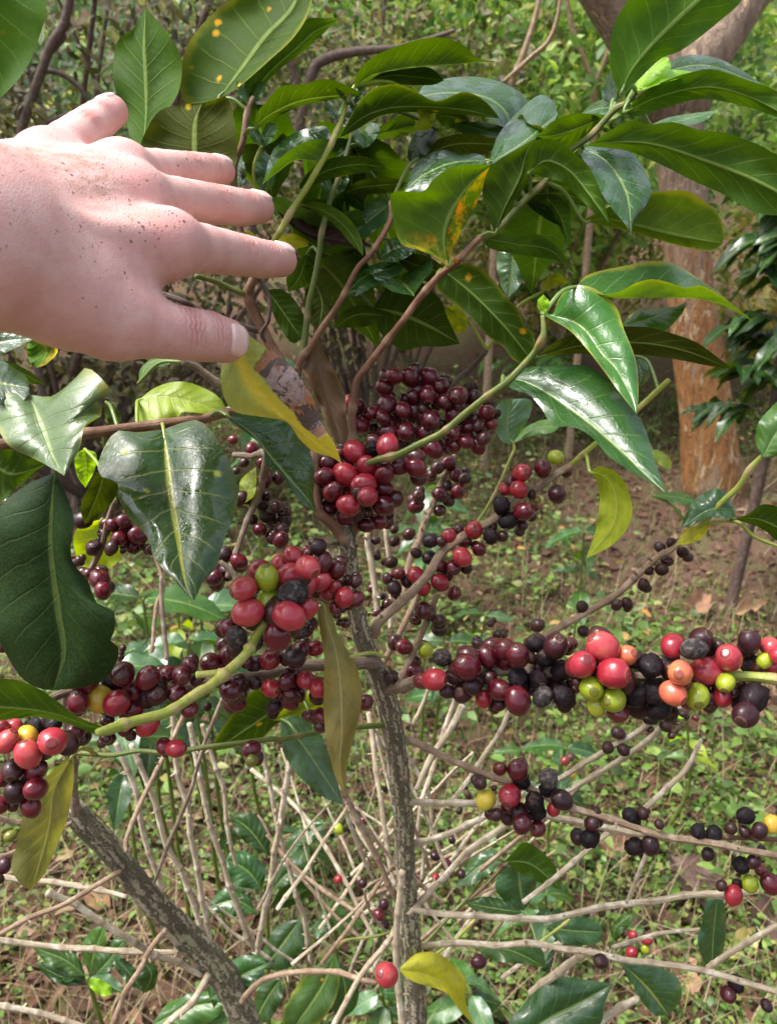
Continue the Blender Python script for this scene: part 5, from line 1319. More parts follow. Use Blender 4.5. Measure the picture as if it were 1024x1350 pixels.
N = NT('fingernail')
nn = N.noise(N.pos(), 240, 3, 0.6)
N.set(N.b.inputs['Base Color'], N.mix(nn, (0.74, 0.47, 0.45), (0.82, 0.62, 0.58)))
N.b.inputs['Roughness'].default_value = 0.28
N.b.inputs['Coat Weight'].default_value = 0.2
N.b.inputs['Subsurface Weight'].default_value = 0.15
N.b.inputs['Subsurface Scale'].default_value = 0.002
NAIL = N.m
NAILS = {'thumb': ((.62, -.10, -.78), .0082, .0100, 1.0), 'index': ((.45, .78, -.42), .0058, .0066, .4), 'middle': ((.40, .80, -.42), .0060, .0068, .4),
         'ring': ((.30, .78, -.52), .0060, .0070, .3), 'pinky': ((-.25, .86, -.45), .0052, .0062, .35)}
for k, (dv, hw, hl, fwd_) in NAILS.items():
    J, R = FJ[k]
    ax = J[4] - J[3]; ax /= np.linalg.norm(ax)
    dn = np.array(dv); dn = dn - ax * (dn @ ax); dn /= np.linalg.norm(dn)
    sd_ = np.cross(ax, dn)
    ctr = J[4] - ax * (R[4] * .08)
    hl = min(hl, R[4] * .82)
    nu, nv = 13, 13
    pts, top = [], []
    for i in range(nu):
        for j in range(nv):
            a, b = -1 + 2 * i / (nu - 1), -1 + 2 * j / (nv - 1)
            # square to rounded outline
            a2, b2 = a * math.sqrt(1 - b * b * .42), b * math.sqrt(1 - a * a * .42)
            ang = a2 * hw / R[4] * 1.05
            dirr = dn * math.cos(ang) + sd_ * math.sin(ang)
            q = ctr + ax * (b2 * hl) + dirr * .018
            pts.append(q); top.append((a, b, dirr))
    Q = np.array(pts); Dr = np.array([t_[2] for t_ in top])
    Q = Q - Dr * (.018 - R[4] * 1.0)
    for _ in range(8):
        s_ = sdf(Q)
        gq = np.stack([(sdf(Q + e_) - sdf(Q - e_)) for e_ in (np.eye(3) * .0005)], 1)
        gq /= np.linalg.norm(gq, axis=1)[:, None] + 1e-9
        Q = Q - gq * s_[:, None]
    rim = np.array([max(abs(t_[0]), abs(t_[1])) for t_ in top])
    tipb = np.array([t_[1] for t_ in top])
    Q = Q + Dr * (np.where(rim > .98, -.0004, .0007) + np.where(tipb > .7, .0002, 0))[:, None]
    fc = [(i * nv + j, (i + 1) * nv + j, (i + 1) * nv + j + 1, i * nv + j + 1) for i in range(nu - 1) for j in range(nv - 1)]
    Wq = cam_to_world(Q)
    nrm = np.cross(Wq[fc[60][1]] - Wq[fc[60][0]], Wq[fc[60][3]] - Wq[fc[60][0]])
    dw = cam_to_world(dn[None])[0] - CAM
    if nrm @ dw < 0: fc = [q_[::-1] for q_ in fc]
    add('fingernail', Wq, fc, NAIL, person)
print('hand verts', len(HV))
# ------------------------------------------------------------------ ground and background
def gz(x, y):
    """height of the ground; a gentle slope that climbs behind"""
    x = np.asarray(x, float); y = np.asarray(y, float)
    z = 0.035 * np.sin(x * 1.3 + 0.5) * np.cos(y * 0.9) + 0.02 * np.sin(x * 3.1 + y * 2.3) + 0.012 * np.sin(x * 7 - y * 5)
    return z + 0.42 * np.clip(y - 6.5, 0, None) ** 1.12 * (y > 6.5)


def ground_mat():
    N = NT('soil')
    pos = N.pos()
    a = N.noise(pos, 2.2, 6, 0.65); b = N.noise(pos, 26, 6, 0.7); c = N.noise(pos, 150, 4, 0.7)
    col = N.mix(N.step(a, 0.35, 0.65), (0.09, 0.04, 0.024), (0.13, 0.065, 0.04))
    col = N.mix(N.step(b, 0.45, 0.65), col, (0.10, 0.06, 0.04))
    col = N.mix(N.math('MULTIPLY', N.step(c, 0.55, 0.7), 0.6), col, (0.18, 0.12, 0.08))
    col = N.mix(N.math('MULTIPLY', N.step(N.noise(pos, 5, 5, 0.65), 0.45, 0.65), 0.6), col, (0.09, 0.12, 0.03))
    N.set(N.b.inputs['Base Color'], col)
    N.b.inputs['Roughness'].default_value = 0.95
    N.set(N.b.inputs['Normal'], N.bump(N.math('ADD', b, N.math('MULTIPLY', c, 0.5)), 0.9, 0.02))
    return N.m


xs = np.concatenate([np.linspace(-60, -4, 29)[:-1], np.linspace(-4, 4, 81), np.linspace(4, 60, 29)[1:]])
ys = np.concatenate([np.linspace(-12, -1, 12)[:-1], np.linspace(-1, 8, 91), np.linspace(8, 60, 60)[1:]])
gx, gy = np.meshgrid(xs, ys)
gv = np.column_stack([gx.ravel(), gy.ravel(), gz(gx, gy).ravel()])
nx = len(xs)
ii, jj = np.meshgrid(np.arange(len(ys) - 1), np.arange(nx - 1), indexing='ij')
i0 = (ii * nx + jj).ravel()
gf = np.column_stack([i0, i0 + 1, i0 + nx + 1, i0 + nx])
ground = add('ground', gv, gf, ground_mat(), origin=(0, 0, 0))
tag(ground, 'brown soil slope littered with leaves and low weeds', 'ground', kind='structure')


def island_mat(name, stops, rough=0.5, transl=0.25, spec=0.4):
    N = NT(name)
    rnd = N.n('NewGeometry').outputs['Random Per Island']
    col = N.ramp(rnd, stops)
    col = N.mix(N.math('MULTIPLY', N.step(N.noise(N.pos(), 90, 3), 0.45, 0.7), 0.3), col, (0.04, 0.05, 0.015))
    N.set(N.b.inputs['Base Color'], col)
    N.b.inputs['Roughness'].default_value = rough
    N.b.inputs['Specular IOR Level'].default_value = spec
    if transl:
        tr = N.n('BsdfTranslucent')
        N.set(tr.inputs['Color'], N.mix(1.0, col, (1.7, 1.8, 1.0), 'MULTIPLY'))
        ms = N.n('MixShader'); ms.inputs[0].default_value = transl
        N.t.links.new(N.b.outputs[0], ms.inputs[1]); N.t.links.new(tr.outputs[0], ms.inputs[2])
        N.t.links.new(ms.outputs[0], N.out.inputs[0])
    return N.m


def unit(v):
    return v / (np.linalg.norm(v, axis=1)[:, None] + 1e-9)


def leaf_cloud(base, axis, normal, length, width, curl=0.25):
    """many small folded leaves: 7 vertices each (base, two pairs of margins, midrib, tip)"""
    n = len(base)
    a = unit(axis); nn_ = unit(normal - a * (normal * a).sum(1)[:, None]); s = np.cross(a, nn_)
    L, W = length[:, None], width[:, None]
    cz = (curl * length)[:, None]
    v = np.stack([base,
                  base + a * L * .35 + s * W * .5 + nn_ * cz * .45,
                  base + a * L * .45 + nn_ * cz * .18,
                  base + a * L * .35 - s * W * .5 + nn_ * cz * .45,
                  base + a * L * .75 + s * W * .33 + nn_ * cz * .25,
                  base + a * L * .75 - s * W * .33 + nn_ * cz * .25,
                  base + a * L - nn_ * cz * .5], axis=1).reshape(-1, 3)
    f0 = np.array([[0, 2, 1], [0, 3, 2], [1, 2, 4], [2, 3, 5], [2, 6, 4], [2, 5, 6]])
    f = (np.arange(n)[:, None, None] * 7 + f0[None]).reshape(-1, 3)
    return v, f


def rnd_dirs(n, zbias=0.0):
    v = rng.normal(0, 1, (n, 3)); v[:, 2] += zbias
    return unit(v)


# --- leaf litter
def scatter(n, xr, yr, power=1.6):
    y = yr[0] + (yr[1] - yr[0]) * rng.random(n) ** power
    x = (rng.random(n) * 2 - 1) * (xr[0] + (xr[1] - xr[0]) * (y - yr[0]) / (yr[1] - yr[0]))
    return x, y


n = 24000
x, y = scatter(n, (1.1, 4.5), (0.55, 6.5))
b = np.column_stack([x, y, gz(x, y) + rng.random(n) * .018 + .003])
ax = rng.normal(0, 1, (n, 3)); ax[:, 2] *= .22
nm = rng.normal(0, .35, (n, 3)); nm[:, 2] = 1
ln = rng.gamma(4, .0072, n) + .010
v, f = leaf_cloud(b, ax, nm, ln, ln * rng.uniform(.35, .6, n), .22)
litter = add('leaf_litter', v, f, island_mat('dead_leaves', [(0.0, (0.035, 0.016, 0.011)), (0.25, (0.075, 0.034, 0.022)), (0.45, (0.14, 0.065, 0.04)), (0.62, (0.05, 0.024, 0.018)), (0.8, (0.20, 0.115, 0.075)), (0.92, (0.11, 0.042, 0.028)), (0.97, (0.30, 0.20, 0.14)), (1.0, (0.26, 0.20, 0.07))], 0.75, 0.08, .25), origin=(0, 0, 0))
tag(litter, 'carpet of small dead brown leaves on the soil', 'leaf litter', kind='stuff')

# --- low weeds in tufts
def weeds(ncl, per, xr, yr, hmax, lsize, name, label, stops, power=1.6, gate=None, seedx=0.0):
    cx, cy = scatter(ncl, xr, yr, power)
    if gate is not None:
        k = np.array([mnoise.noise(Vector((a_ * 1.1 + seedx, b_ * 1.1, 3.3))) - .62 * min(1, max(0, (a_ - .5) * 1.5)) * (1.9 < b_ < 4.6) for a_, b_ in zip(cx, cy)]) > gate
        cx, cy = cx[k], cy[k]
    m_ = rng.integers(per[0], per[1], len(cx))
    idx = np.repeat(np.arange(len(cx)), m_)
    n_ = len(idx)
    hh = rng.random(n_) * hmax * (0.5 + rng.random(len(cx))[idx])
    rad = rng.normal(0, .028, (n_, 2)) * (1 + hh[:, None] / hmax)
    x_, y_ = cx[idx] + rad[:, 0], cy[idx] + rad[:, 1]
    b_ = np.column_stack([x_, y_, gz(x_, y_) + hh + .004])
    a_ = np.column_stack([rad / .03, rng.normal(.15, .3, n_)]) + rng.normal(0, .5, (n_, 3)) * [1, 1, .4]
    nm_ = rng.normal(0, .4, (n_, 3)); nm_[:, 2] += 1
    L_ = lsize * rng.uniform(.5, 1.4, n_)
    v_, f_ = leaf_cloud(b_, a_, nm_, L_, L_ * rng.uniform(.45, .75, n_), .15)
    o = add(name, v_, f_, island_mat(name, stops, .45, .3), origin=(0, 0, 0))
    tag(o, label, 'weeds', kind='stuff')
    return o


WG = [(0.0, (0.035, 0.065, 0.015)), (0.3, (0.07, 0.125, 0.025)), (0.55, (0.11, 0.21, 0.035)), (0.75, (0.16, 0.27, 0.05)), (0.90, (0.22, 0.28, 0.06)), (1.0, (0.26, 0.19, 0.07))]
weeds(4200, (7, 20), (1.1, 4.5), (0.55, 6.5), .05, .016, 'low_weeds', 'mat of small round-leaved green weeds over the litter', WG, gate=-.42)
weeds(900, (9, 24), (1.0, 1.6), (0.55, 1.9), .05, .018, 'creeping_weeds', 'creeping fresh-green weeds on the soil round the trunks', WG, power=1.0, gate=-.5, seedx=4.0)
weeds(620, (14, 36), (1.3, 4.5), (0.8, 6.5), .14, .034, 'tall_weeds', 'taller broad-leaved weeds in scattered clumps', WG, gate=-.05, seedx=9.0)

weeds(800, (14, 34), (1.6, 4.2), (1.9, 6.3), .22, .034, 'rank_weeds', 'rank green weeds and herbs behind the shrub', [(0.0, (0.03, 0.065, 0.015)), (0.3, (0.07, 0.14, 0.03)), (0.6, (0.13, 0.22, 0.05)), (0.82, (0.22, 0.29, 0.08)), (0.94, (0.32, 0.30, 0.12)), (1.0, (0.5, 0.24, 0.06))], power=1.0, gate=-.12, seedx=21.0)


def blades(n, xr, yr, hr, wid, name, label, stops, power=1.5, bend=.5):
    x_, y_ = scatter(n, xr, yr, power)
    h_ = rng.uniform(hr[0], hr[1], n)
    dr = rng.normal(0, 1, (n, 2)); dr /= np.linalg.norm(dr, axis=1)[:, None]
    sd_ = np.column_stack([-dr[:, 1], dr[:, 0], np.zeros(n)])
    bs = np.column_stack([x_, y_, gz(x_, y_)])
    bd = rng.uniform(.1, 1, n) * bend
    rows = []
    for t_, wv in ((0, 1), (.35, .9), (.7, .6), (1, .12)):
        c_ = bs + np.column_stack([dr * (bd * h_ * t_ ** 1.8)[:, None] * 1.3, h_ * t_ * (1 - .35 * bd * t_)])
        rows += [c_ + sd_ * (wid * wv / 2), c_ - sd_ * (wid * wv / 2)]
    v_ = np.stack(rows, 1).reshape(-1, 3)
    f0 = np.array([[0, 1, 3, 2], [2, 3, 5, 4], [4, 5, 7, 6]])
    f_ = (np.arange(n)[:, None, None] * 8 + f0[None]).reshape(-1, 4)
    o = add(name, v_, f_, island_mat(name, stops, .6, .25), origin=(0, 0, 0))
    tag(o, label, 'grass', kind='stuff')


blades(9000, (1.1, 4.5), (.55, 6.5), (.03, .13), .003, 'grass', 'thin short grass blades between the weeds', [(0, (0.10, 0.18, 0.03)), (.5, (0.22, 0.28, 0.06)), (1, (0.36, 0.32, 0.13))])
blades(12000, (1.2, 4.5), (.6, 6.0), (.04, .20), .0026, 'dry_straw', 'dry straw-coloured stalks and twigs over the soil', [(0, (0.13, 0.08, 0.05)), (.5, (0.25, 0.18, 0.10)), (1, (0.38, 0.30, 0.19))], bend=1.3)
blades(260, (.9, 3.6), (2.0, 5.8), (.15, .45), .004, 'dead_stalks', 'pale half-dead grass stalks behind the shrub', [(0, (0.16, 0.22, 0.06)), (.4, (0.30, 0.30, 0.12)), (.7, (0.40, 0.35, 0.2)), (1, (0.20, 0.26, 0.08))], power=1.0, bend=.8)

# --- fallen leaves big enough to tell apart
FALL = [(785, 1133, 60, 'curled tan fallen leaf below the fruiting twig', .3), (985, 985, 45, 'dark brown fallen leaf on bare soil', 1.2), (950, 1215, 70, 'large blackish crumpled leaf on the ground', 2.0), (990, 1245, 60, 'curled red-brown leaf beside the crumpled blackish one', .6),
        (960, 805, 40, 'small rolled brown leaf lying by the tree', .2), (905, 815, 45, 'grey-brown long fallen leaf near the tree', .9), (880, 965, 55, 'shadowed brown fallen leaf under the cherries', 1.8),
        (650, 1165, 40, 'pale tan fallen leaf among seedlings', .4), (150, 1215, 36, 'small rust-coloured fallen leaf among weeds', 2.6), (890, 1330, 50, 'brown papery leaf beside the glossy leaf', 1.1), (960, 1265, 40, 'pale yellow fallen leaf on weeds', .7)]
DEADM = [leaf_mat('fallen_brown', (0.22, 0.12, 0.07), (0.26, 0.16, 0.10), .7, transl=.05, vein=(0.34, 0.24, 0.16)), leaf_mat('fallen_dark', (0.09, 0.05, 0.04), (0.12, 0.07, 0.05), .65, transl=.05, vein=(0.16, 0.1, 0.08)), leaf_mat('fallen_pale', (0.45, 0.38, 0.15), (0.46, 0.4, 0.2), .6, transl=.1, vein=(.5, .45, .3))]


def coffee_leaf_mesh(L=1.0, W=.42, droop=.25, fold=.18, wav=.03, seed=0, nt_=13, nh=4):
    """generic coffee leaf along +X, upper side +Z, base at the origin"""
    V, U = [], []
    for i in range(nt_):
        t = i / (nt_ - 1)
        w_ = W / 2 * (math.sin(math.pi * t ** 0.85) ** .8) * (1 - .25 * t) * 1.18 if 0 < t < 1 else .004
        for j in range(-nh, nh + 1):
            s = j / nh
            z = -droop * t * t + fold * abs(s) * w_ * 1.6 + wav * s * s * math.sin(t * 17 + seed + (2 if s > 0 else 0)) + .012 * math.cos(2 * math.pi * (8 * t - 1.6 * abs(s))) * math.sin(math.pi * min(1, abs(s) * 1.1))
            V.append((L * t, s * w_, L * z)); U.append((t, .5 + .5 * s))
    w2 = 2 * nh + 1
    Fc = [(i * w2 + j, (i + 1) * w2 + j, (i + 1) * w2 + j + 1, i * w2 + j + 1) for i in range(nt_ - 1) for j in range(w2 - 1)]
    me = make_mesh('leaf', V, Fc, U)
    # make sure the upper side is the front
    if me.polygons[len(me.polygons) // 2].normal.z < 0:
        Fc = [q[::-1] for q in Fc]
        me = make_mesh('leaf', V, Fc, U)
    return me


GEN = [coffee_leaf_mesh(droop=random.uniform(.15, .5), fold=random.uniform(.05, .35), seed=s, W=random.uniform(.38, .5)) for s in range(6)]


def place_leaf(parent, base, direction, up, L, mat, meshes=GEN, name='leaf'):
    me = random.choice(meshes)
    if not me.materials: me.materials.append(mat)
    o = bpy.data.objects.new(name, me)
    COL.objects.link(o)
    o.material_slots[0].link = 'OBJECT'
    o.material_slots[0].material = mat
    X = Vector(direction).normalized(); Z = Vector(up); Z = (Z - X * Z.dot(X)).normalized(); Y = Z.cross(X)
    o.rotation_euler = Matrix((X, Y, Z)).transposed().to_euler()
    o.scale = (L, L, L)
    WPOS[o] = np.array(base, float)
    if parent is not None:
        o.parent = parent
        o.location = np.array(base) - WPOS[parent]
    else:
        o.location = base
    return o


CURL = [coffee_leaf_mesh(droop=-.2, fold=.7, wav=.10, seed=s, W=.5) for s in range(3)]
for i, (fx, fy, sz, lab, an) in enumerate(FALL):
    q = PG(fx, fy)
    q[2] = float(gz(q[0], q[1])) + .012
    L = sz / F * np.linalg.norm(q - CAM) * 1.2
    o = place_leaf(None, q, (math.cos(an), math.sin(an), .08), (random.uniform(-.3, .3), -.35, 1), L, DEADM[2] if 'pale yellow' in lab else DEADM[1] if ('black' in lab or 'dark' in lab) else DEADM[0], CURL, 'fallen_leaf')
    tag(o, lab, 'fallen leaf', 'larger fallen leaves on the ground')


# --- coffee seedlings under and behind the shrub
def seedling(px, py, Y, height, nl, L, label, mats=('dark', 'gloss', 'mid'), lean=0.0, group='coffee seedlings growing around the shrub', traced=None, d=None):
    topp = P(px, py, d) if d else PY(px, py, Y)
    base = np.array([topp[0] + lean, topp[1] + .02, 0.0]); base[2] = float(gz(base[0], base[1])) - .01
    e = empty('coffee_seedling', base, label, 'seedling', group)
    midp = (base + topp) / 2 + rng.normal(0, .02, 3)
    Vs, Fs, Us, pp = tube(np.array([base, midp, topp]), np.array([.005, .004, .0025]), 8, node=.07, rough=.05)
    add('stem', Vs, Fs, SM['olive'], e, origin=base, uvs=Us)
    H = np.linalg.norm(topp - base)
    k = 0
    for lv in range((nl + 1) // 2):
        t = 1 - lv * min(.16, .11 * .6 / max(H, .2))
        c_ = pp[int(np.clip(t, 0, 1) * (len(pp) - 1))]
        az = lv * 1.57 + rng.uniform(-.4, .4)
        for sgn in (0, math.pi):
            if k >= nl: break
            k += 1
            el = rng.uniform(-.25, .35) - .12 * lv
            dr = (math.cos(az + sgn), math.sin(az + sgn), el)
            place_leaf(e, c_ + np.array(dr) * .004, dr, (rng.normal(0, .25), rng.normal(-.15, .25), 1), L * rng.uniform(.75, 1.2), LM[random.choice(mats)])
    return e


def traced_leaf(e, kind, side, d, mid, A, B):
    return leaf(kind, side, d, mid, A, B, parent=e)


e1 = seedling(352, 1165, 0, 0, 2, .035, 'dark glossy seedling with quilted leaves behind pale sticks', d=1.02)
for a_ in (('dark', 'u', 1.0, [(352, 1125), (330, 1095), (304, 1075)], [(357, 1105), (340, 1077), (320, 1072)], [(335, 1120), (315, 1102), (307, 1086)]),
           ('dark', 'u', 1.04, [(377, 1125), (400, 1102), (430, 1085)], [(382, 1105), (398, 1088), (415, 1080)], [(393, 1120), (415, 1106)]),
           ('gloss', 'u', .99, [(345, 1172), (325, 1147), (298, 1133)], [(350, 1145), (328, 1124), (306, 1123)], [(335, 1172), (312, 1167), (300, 1150)]),
           ('gloss', 'u', 1.0, [(360, 1172), (382, 1150), (409, 1150)], [(362, 1148), (382, 1129), (403, 1137)], [(385, 1169), (405, 1160)]),
           ('deep', 'l', .98, [(357, 1197), (390, 1181), (424, 1162)], [(370, 1172), (398, 1160)], [(380, 1196), (410, 1180)]),
           ('dark', 'u', .98, [(338, 1202), (310, 1187), (273, 1197)], [(325, 1180), (300, 1171), (284, 1180)], [(320, 1207), (298, 1207)]),
           ('gloss', 'u', .93, [(396, 1212), (372, 1245), (347, 1278)], [(370, 1218), (350, 1245), (344, 1267)], [(405, 1240), (399, 1262), (375, 1278)]),
           ('dark', 'u', 1.1, [(300, 1120), (290, 1100), (303, 1090)], [(290, 1115), (290, 1100)], [(310, 1112), (310, 1098)])):
    traced_leaf(e1, *a_)
e2 = seedling(118, 1288, 0, 0, 2, .04, 'broad-leaved seedling with a bright new shoot below the thick leaning trunk', d=.92)
for a_ in (('mid', 'u', .92, [(113, 1287), (85, 1265), (43, 1249)], [(102, 1260), (70, 1242)], [(95, 1285), (65, 1273)]),
           ('gloss', 'u', .93, [(113, 1293), (82, 1288), (47, 1270)], [(95, 1277), (70, 1266)], [(92, 1300), (65, 1290)]),
           ('mid', 'u', .95, [(118, 1286), (125, 1255), (139, 1219)], [(108, 1252), (120, 1227)], [(133, 1266), (141, 1240)]),
           ('dark', 'u', .94, [(122, 1289), (145, 1265), (167, 1236)], [(125, 1265), (148, 1240)], [(142, 1282), (163, 1258)]),
           ('gloss', 'u', .93, [(150, 1262), (168, 1280), (187, 1305)], [(152, 1275), (170, 1298)], [(165, 1265), (185, 1285)]),
           ('dark', 'u', .93, [(187, 1265), (200, 1285), (190, 1310)], [(182, 1280), (184, 1300)], [(207, 1275), (205, 1300)]),
           ('young', 'u', .90, [(118, 1290), (130, 1300), (148, 1312)], [(118, 1300), (133, 1313)], [(130, 1290), (146, 1300)])):
    traced_leaf(e2, *a_)
e3 = seedling(270, 1350, 0, 0, 2, .04, 'low glossy seedling at the foot of the leaning trunk', d=.86)
for a_ in (('gloss', 'u', .80, [(277, 1318), (310, 1291), (352, 1270)], [(280, 1285), (315, 1262), (342, 1260)], [(300, 1322), (336, 1302)]),
           ('dark', 'u', .82, [(282, 1330), (290, 1290), (300, 1262)], [(275, 1305), (285, 1275)], [(300, 1300), (305, 1275)]),
           ('mid', 'u', .86, [(200, 1352), (250, 1328), (300, 1320)], [(215, 1332), (250, 1310), (285, 1308)], [(230, 1360), (280, 1345)]),
           ('mid', 'u', .88, [(262, 1325), (235, 1330), (205, 1345)], [(250, 1315), (222, 1322)], [(245, 1345), (222, 1352)]),
           ('speck', 'u', .80, [(442, 1256), (425, 1300), (388, 1354)], [(408, 1280), (384, 1312), (372, 1347)], [(448, 1285), (441, 1320), (420, 1348)]),
           ('dark', 'u', .84, [(440, 1262), (455, 1300), (450, 1345)], [(432, 1290), (435, 1325)], [(470, 1290), (470, 1325)]),
           ('dark', 'u', .88, [(370, 1290), (350, 1320), (335, 1350)], [(350, 1290), (335, 1320)], [(372, 1315), (355, 1345)])):
    traced_leaf(e3, *a_)
e4 = seedling(445, 1215, 0, 0, 2, .04, 'single pair of leaves standing beside the main trunk', d=.95)
for a_ in (('mid', 'u', .92, [(421, 1190), (445, 1208), (465, 1222)], [(424, 1208), (447, 1228)], [(445, 1192), (464, 1210)]),
           ('pale', 'u', .95, [(446, 1212), (428, 1222), (414, 1235)], [(432, 1212), (417, 1224)], [(437, 1228), (423, 1238)])):
    traced_leaf(e4, *a_)
# plainer seedlings farther back
SEED = [(235, 790, 1.5, 8, .085, 'seedling with small yellow-green leaves left of the dangling glossy leaf'), (205, 850, 1.25, 8, .09, 'dark seedling half hidden behind the big dark leaf'), (330, 840, 1.4, 8, .09, 'seedling behind the red and green cherries'),
        (250, 845, 1.15, 6, .08, 'pale-leaved seedling above the left cherry row'), (590, 845, 1.3, 6, .07, 'small seedling seen just above the right cherry row'), (745, 985, 1.25, 6, .07, 'tiny seedling under the red cherries'),
        (905, 945, 1.5, 6, .06, 'bright young seedling beneath the green cherries'), (770, 700, 2.2, 8, .10, 'seedling in the open behind the drooping lime leaf'), (640, 810, 2.0, 8, .09, 'seedling with bluish leaves in the gap right of the trunk'),
        (190, 790, 1.2, 10, .13, 'large-leaved seedling behind the dangling glossy leaf'), (265, 800, 1.3, 10, .12, 'dark-leaved seedling left of the mixed red and green cherries'), (150, 880, 1.1, 8, .11, 'seedling in the shade under the big dark leaf'), (610, 1290, 1.0, 8, .09, 'seedling crowded behind the single orange cherry and yellow-green leaf'), (720, 1180, 1.15, 8, .09, 'seedling below the lower fruiting twig'), (560, 620, 2.6, 12, .14, 'leafy seedling far behind the small cherry bunches'),
        (690, 990, 1.2, 4, .06, 'two-leaved sprout behind the lower cherry twig'), (340, 470, 2.1, 10, .11, 'seedling seen between thumb and forefinger'), (560, 700, 1.8, 8, .08, 'weedy seedling between the small cherry bunches'),
        (640, 1330, 1.05, 8, .075, 'bushy seedling right of the yellow-green leaf'), (500, 1310, .95, 6, .07, 'seedling leaves round the foot of the pale stick'), (840, 1250, 1.2, 6, .07, 'seedling between the two long bare sticks'),
        (20, 1330, 1.2, 6, .07, 'seedling beside the white stick'), (400, 1100, 1.35, 6, .07, 'seedling half hidden by the hanging yellow-brown leaf'), (660, 1320, 1.15, 6, .08, 'dark seedling behind the big wet leaf')]
for i, (sx_, sy_, Y_, nl, L_, lab) in enumerate(SEED):
    seedling(sx_, sy_, Y_, 0, nl, L_, lab, mats=('bright', 'young', 'lime') if 'bright' in lab or 'yellow-green leaves' in lab else ('dark', 'mid', 'gloss', 'pale'))

# --- dark coffee bush to the right of the tree
def bush(px, Y, ztop, nb, nl, L, label, spread, mats, seed, low=.25):
    q = PY(px, 600, Y)
    base = np.array([q[0], Y, float(gz(q[0], Y))])
    e = empty('coffee_bush', base, label, 'bush', 'coffee bushes standing behind the shrub')
    Vs, Fs, Us, pp = tube(np.array([base, base + [.02, 0, ztop * .5], base + [-.03, .02, ztop]]), np.array([.022, .018, .008]), 12, rough=.08)
    add('stem', Vs, Fs, SM['dark'], e, origin=base, uvs=Us)
    per = nl // nb
    for i in range(nb):
        t = low + (1 - low) * (i + .5) / nb
        o0 = pp[int(t * (len(pp) - 1))]
        az = i * 2.4 + rng.uniform(-.3, .3)
        Lb = spread * rng.uniform(.6, 1.1) * (1.15 - .5 * t)
        end = o0 + np.array([math.cos(az) * Lb, math.sin(az) * Lb, rng.uniform(-.05, .12)])
        Vb, Fb, Ub, bp = tube(np.array([o0, (o0 + end) / 2 + [0, 0, .03], end]), np.array([.007, .005, .003]), 6, rough=.05)
        bo = add('branch', Vb, Fb, SM['dark'], e, origin=o0, uvs=Ub)
        for k in range(per):
            c_ = bp[int((.25 + .75 * (k // 2 * 2 + 1) / per) * (len(bp) - 1))]
            a2 = az + (1.1 if k % 2 else -1.1) + rng.uniform(-.3, .3)
            dr = (math.cos(a2), math.sin(a2), rng.uniform(-.5, .15))
            place_leaf(bo, c_, dr, (rng.normal(0, .25), rng.normal(-.1, .25), 1), L * rng.uniform(.75, 1.2), LM[random.choice(mats)])
    return e


bush(1000, 2.7, 1.68, 22, 264, .14, 'dark glossy coffee bush right of the orange-barked tree', .30, ('dark', 'deep', 'deep'), 1, .45)
bush(700, 5.2, 1.0, 8, 56, .14, 'low coffee bush with orange-tinged leaves behind the cherries', .45, ('mid', 'bright', 'dark'), 2)

# --- the orange-barked tree
N = NT('peeling_bark')
pos = N.pos()
st = N.mapping(pos, (1, 1, .3))
n1 = N.noise(st, 9, 5, .6, .6); n2 = N.noise(st, 34, 5, .7, .5); n3 = N.noise(pos, 90, 4, .7)
sep = N.n('SeparateXYZ'); N.set(sep.inputs[0], pos)
lowf = N.step(N.math('ADD', sep.outputs[2], N.math('MULTIPLY', n1, 1.0)), 2.05, 1.35)
ora = N.mix(N.step(n2, .38, .66), (0.44, 0.20, 0.055), (0.22, 0.085, 0.025))
gre = N.mix(N.step(n2, .38, .66), (0.36, 0.26, 0.18), (0.19, 0.12, 0.08))
col = N.mix(lowf, gre, ora)
col = N.mix(N.math('MULTIPLY', N.step(N.noise(N.mapping(pos, (1, 1, .16)), 11, 5, .65, .4), .54, .62), .8), col, (0.36, 0.26, 0.18))
flake = N.step(N.noise(N.mapping(pos, (1, 1, .45)), 21, 4, .6, .5), .585, .605)
col = N.mix(N.math('MULTIPLY', flake, .9), col, (0.62, 0.45, 0.26))
col = N.mix(N.math('MULTIPLY', N.step(n3, .52, .68), .6), col, (0.10, 0.05, 0.03))
N.set(N.b.inputs['Base Color'], col)
N.b.inputs['Roughness'].default_value = .7
N.set(N.b.inputs['Normal'], N.bump(N.math('ADD', N.math('ADD', n2, N.math('MULTIPLY', n3, .4)), N.math('MULTIPLY', flake, .8)), .9, .035))
BARK = N.m
TY = 4.0
tp = [PY(940, 655, TY), PY(932, 560, TY), PY(915, 430, TY), PY(905, 330, TY), PY(898, 230, TY), PY(893, 150, TY), PY(890, 100, TY)]
tp[0][2] = float(gz(tp[0][0], TY)) - .05
tr_ = np.array([.165, .138, .116, .106, .106, .115, .12])
tree = empty('smooth_barked_tree', tp[0], 'forked tree with smooth peeling orange and grey bark', 'tree')
V, Fc, U, _ = tube(np.array(tp), tr_, 36, rough=.05, ridges=.04, seed=3)
add('trunk', V, Fc, BARK, tree, origin=tp[0], uvs=U)
l1 = [PY(888, 150, TY), PY(862, 90, TY), PY(822, 30, TY), PY(790, -20, TY - .05), PY(755, -90, TY - .1), PY(720, -230, TY - .2), PY(700, -420, TY - .3)]
V, Fc, U, _ = tube(np.array(l1), np.array([.12, .12, .105, .10, .09, .07, .05]), 28, rough=.06, seed=4)
add('limb', V, Fc, BARK, tree, origin=l1[0], uvs=U)
l2 = [PY(897, 150, TY), PY(915, 95, TY), PY(945, 50, TY), PY(980, 0, TY + .05), PY(1030, -80, TY + .1), PY(1060, -220, TY + .2), PY(1080, -420, TY + .3)]
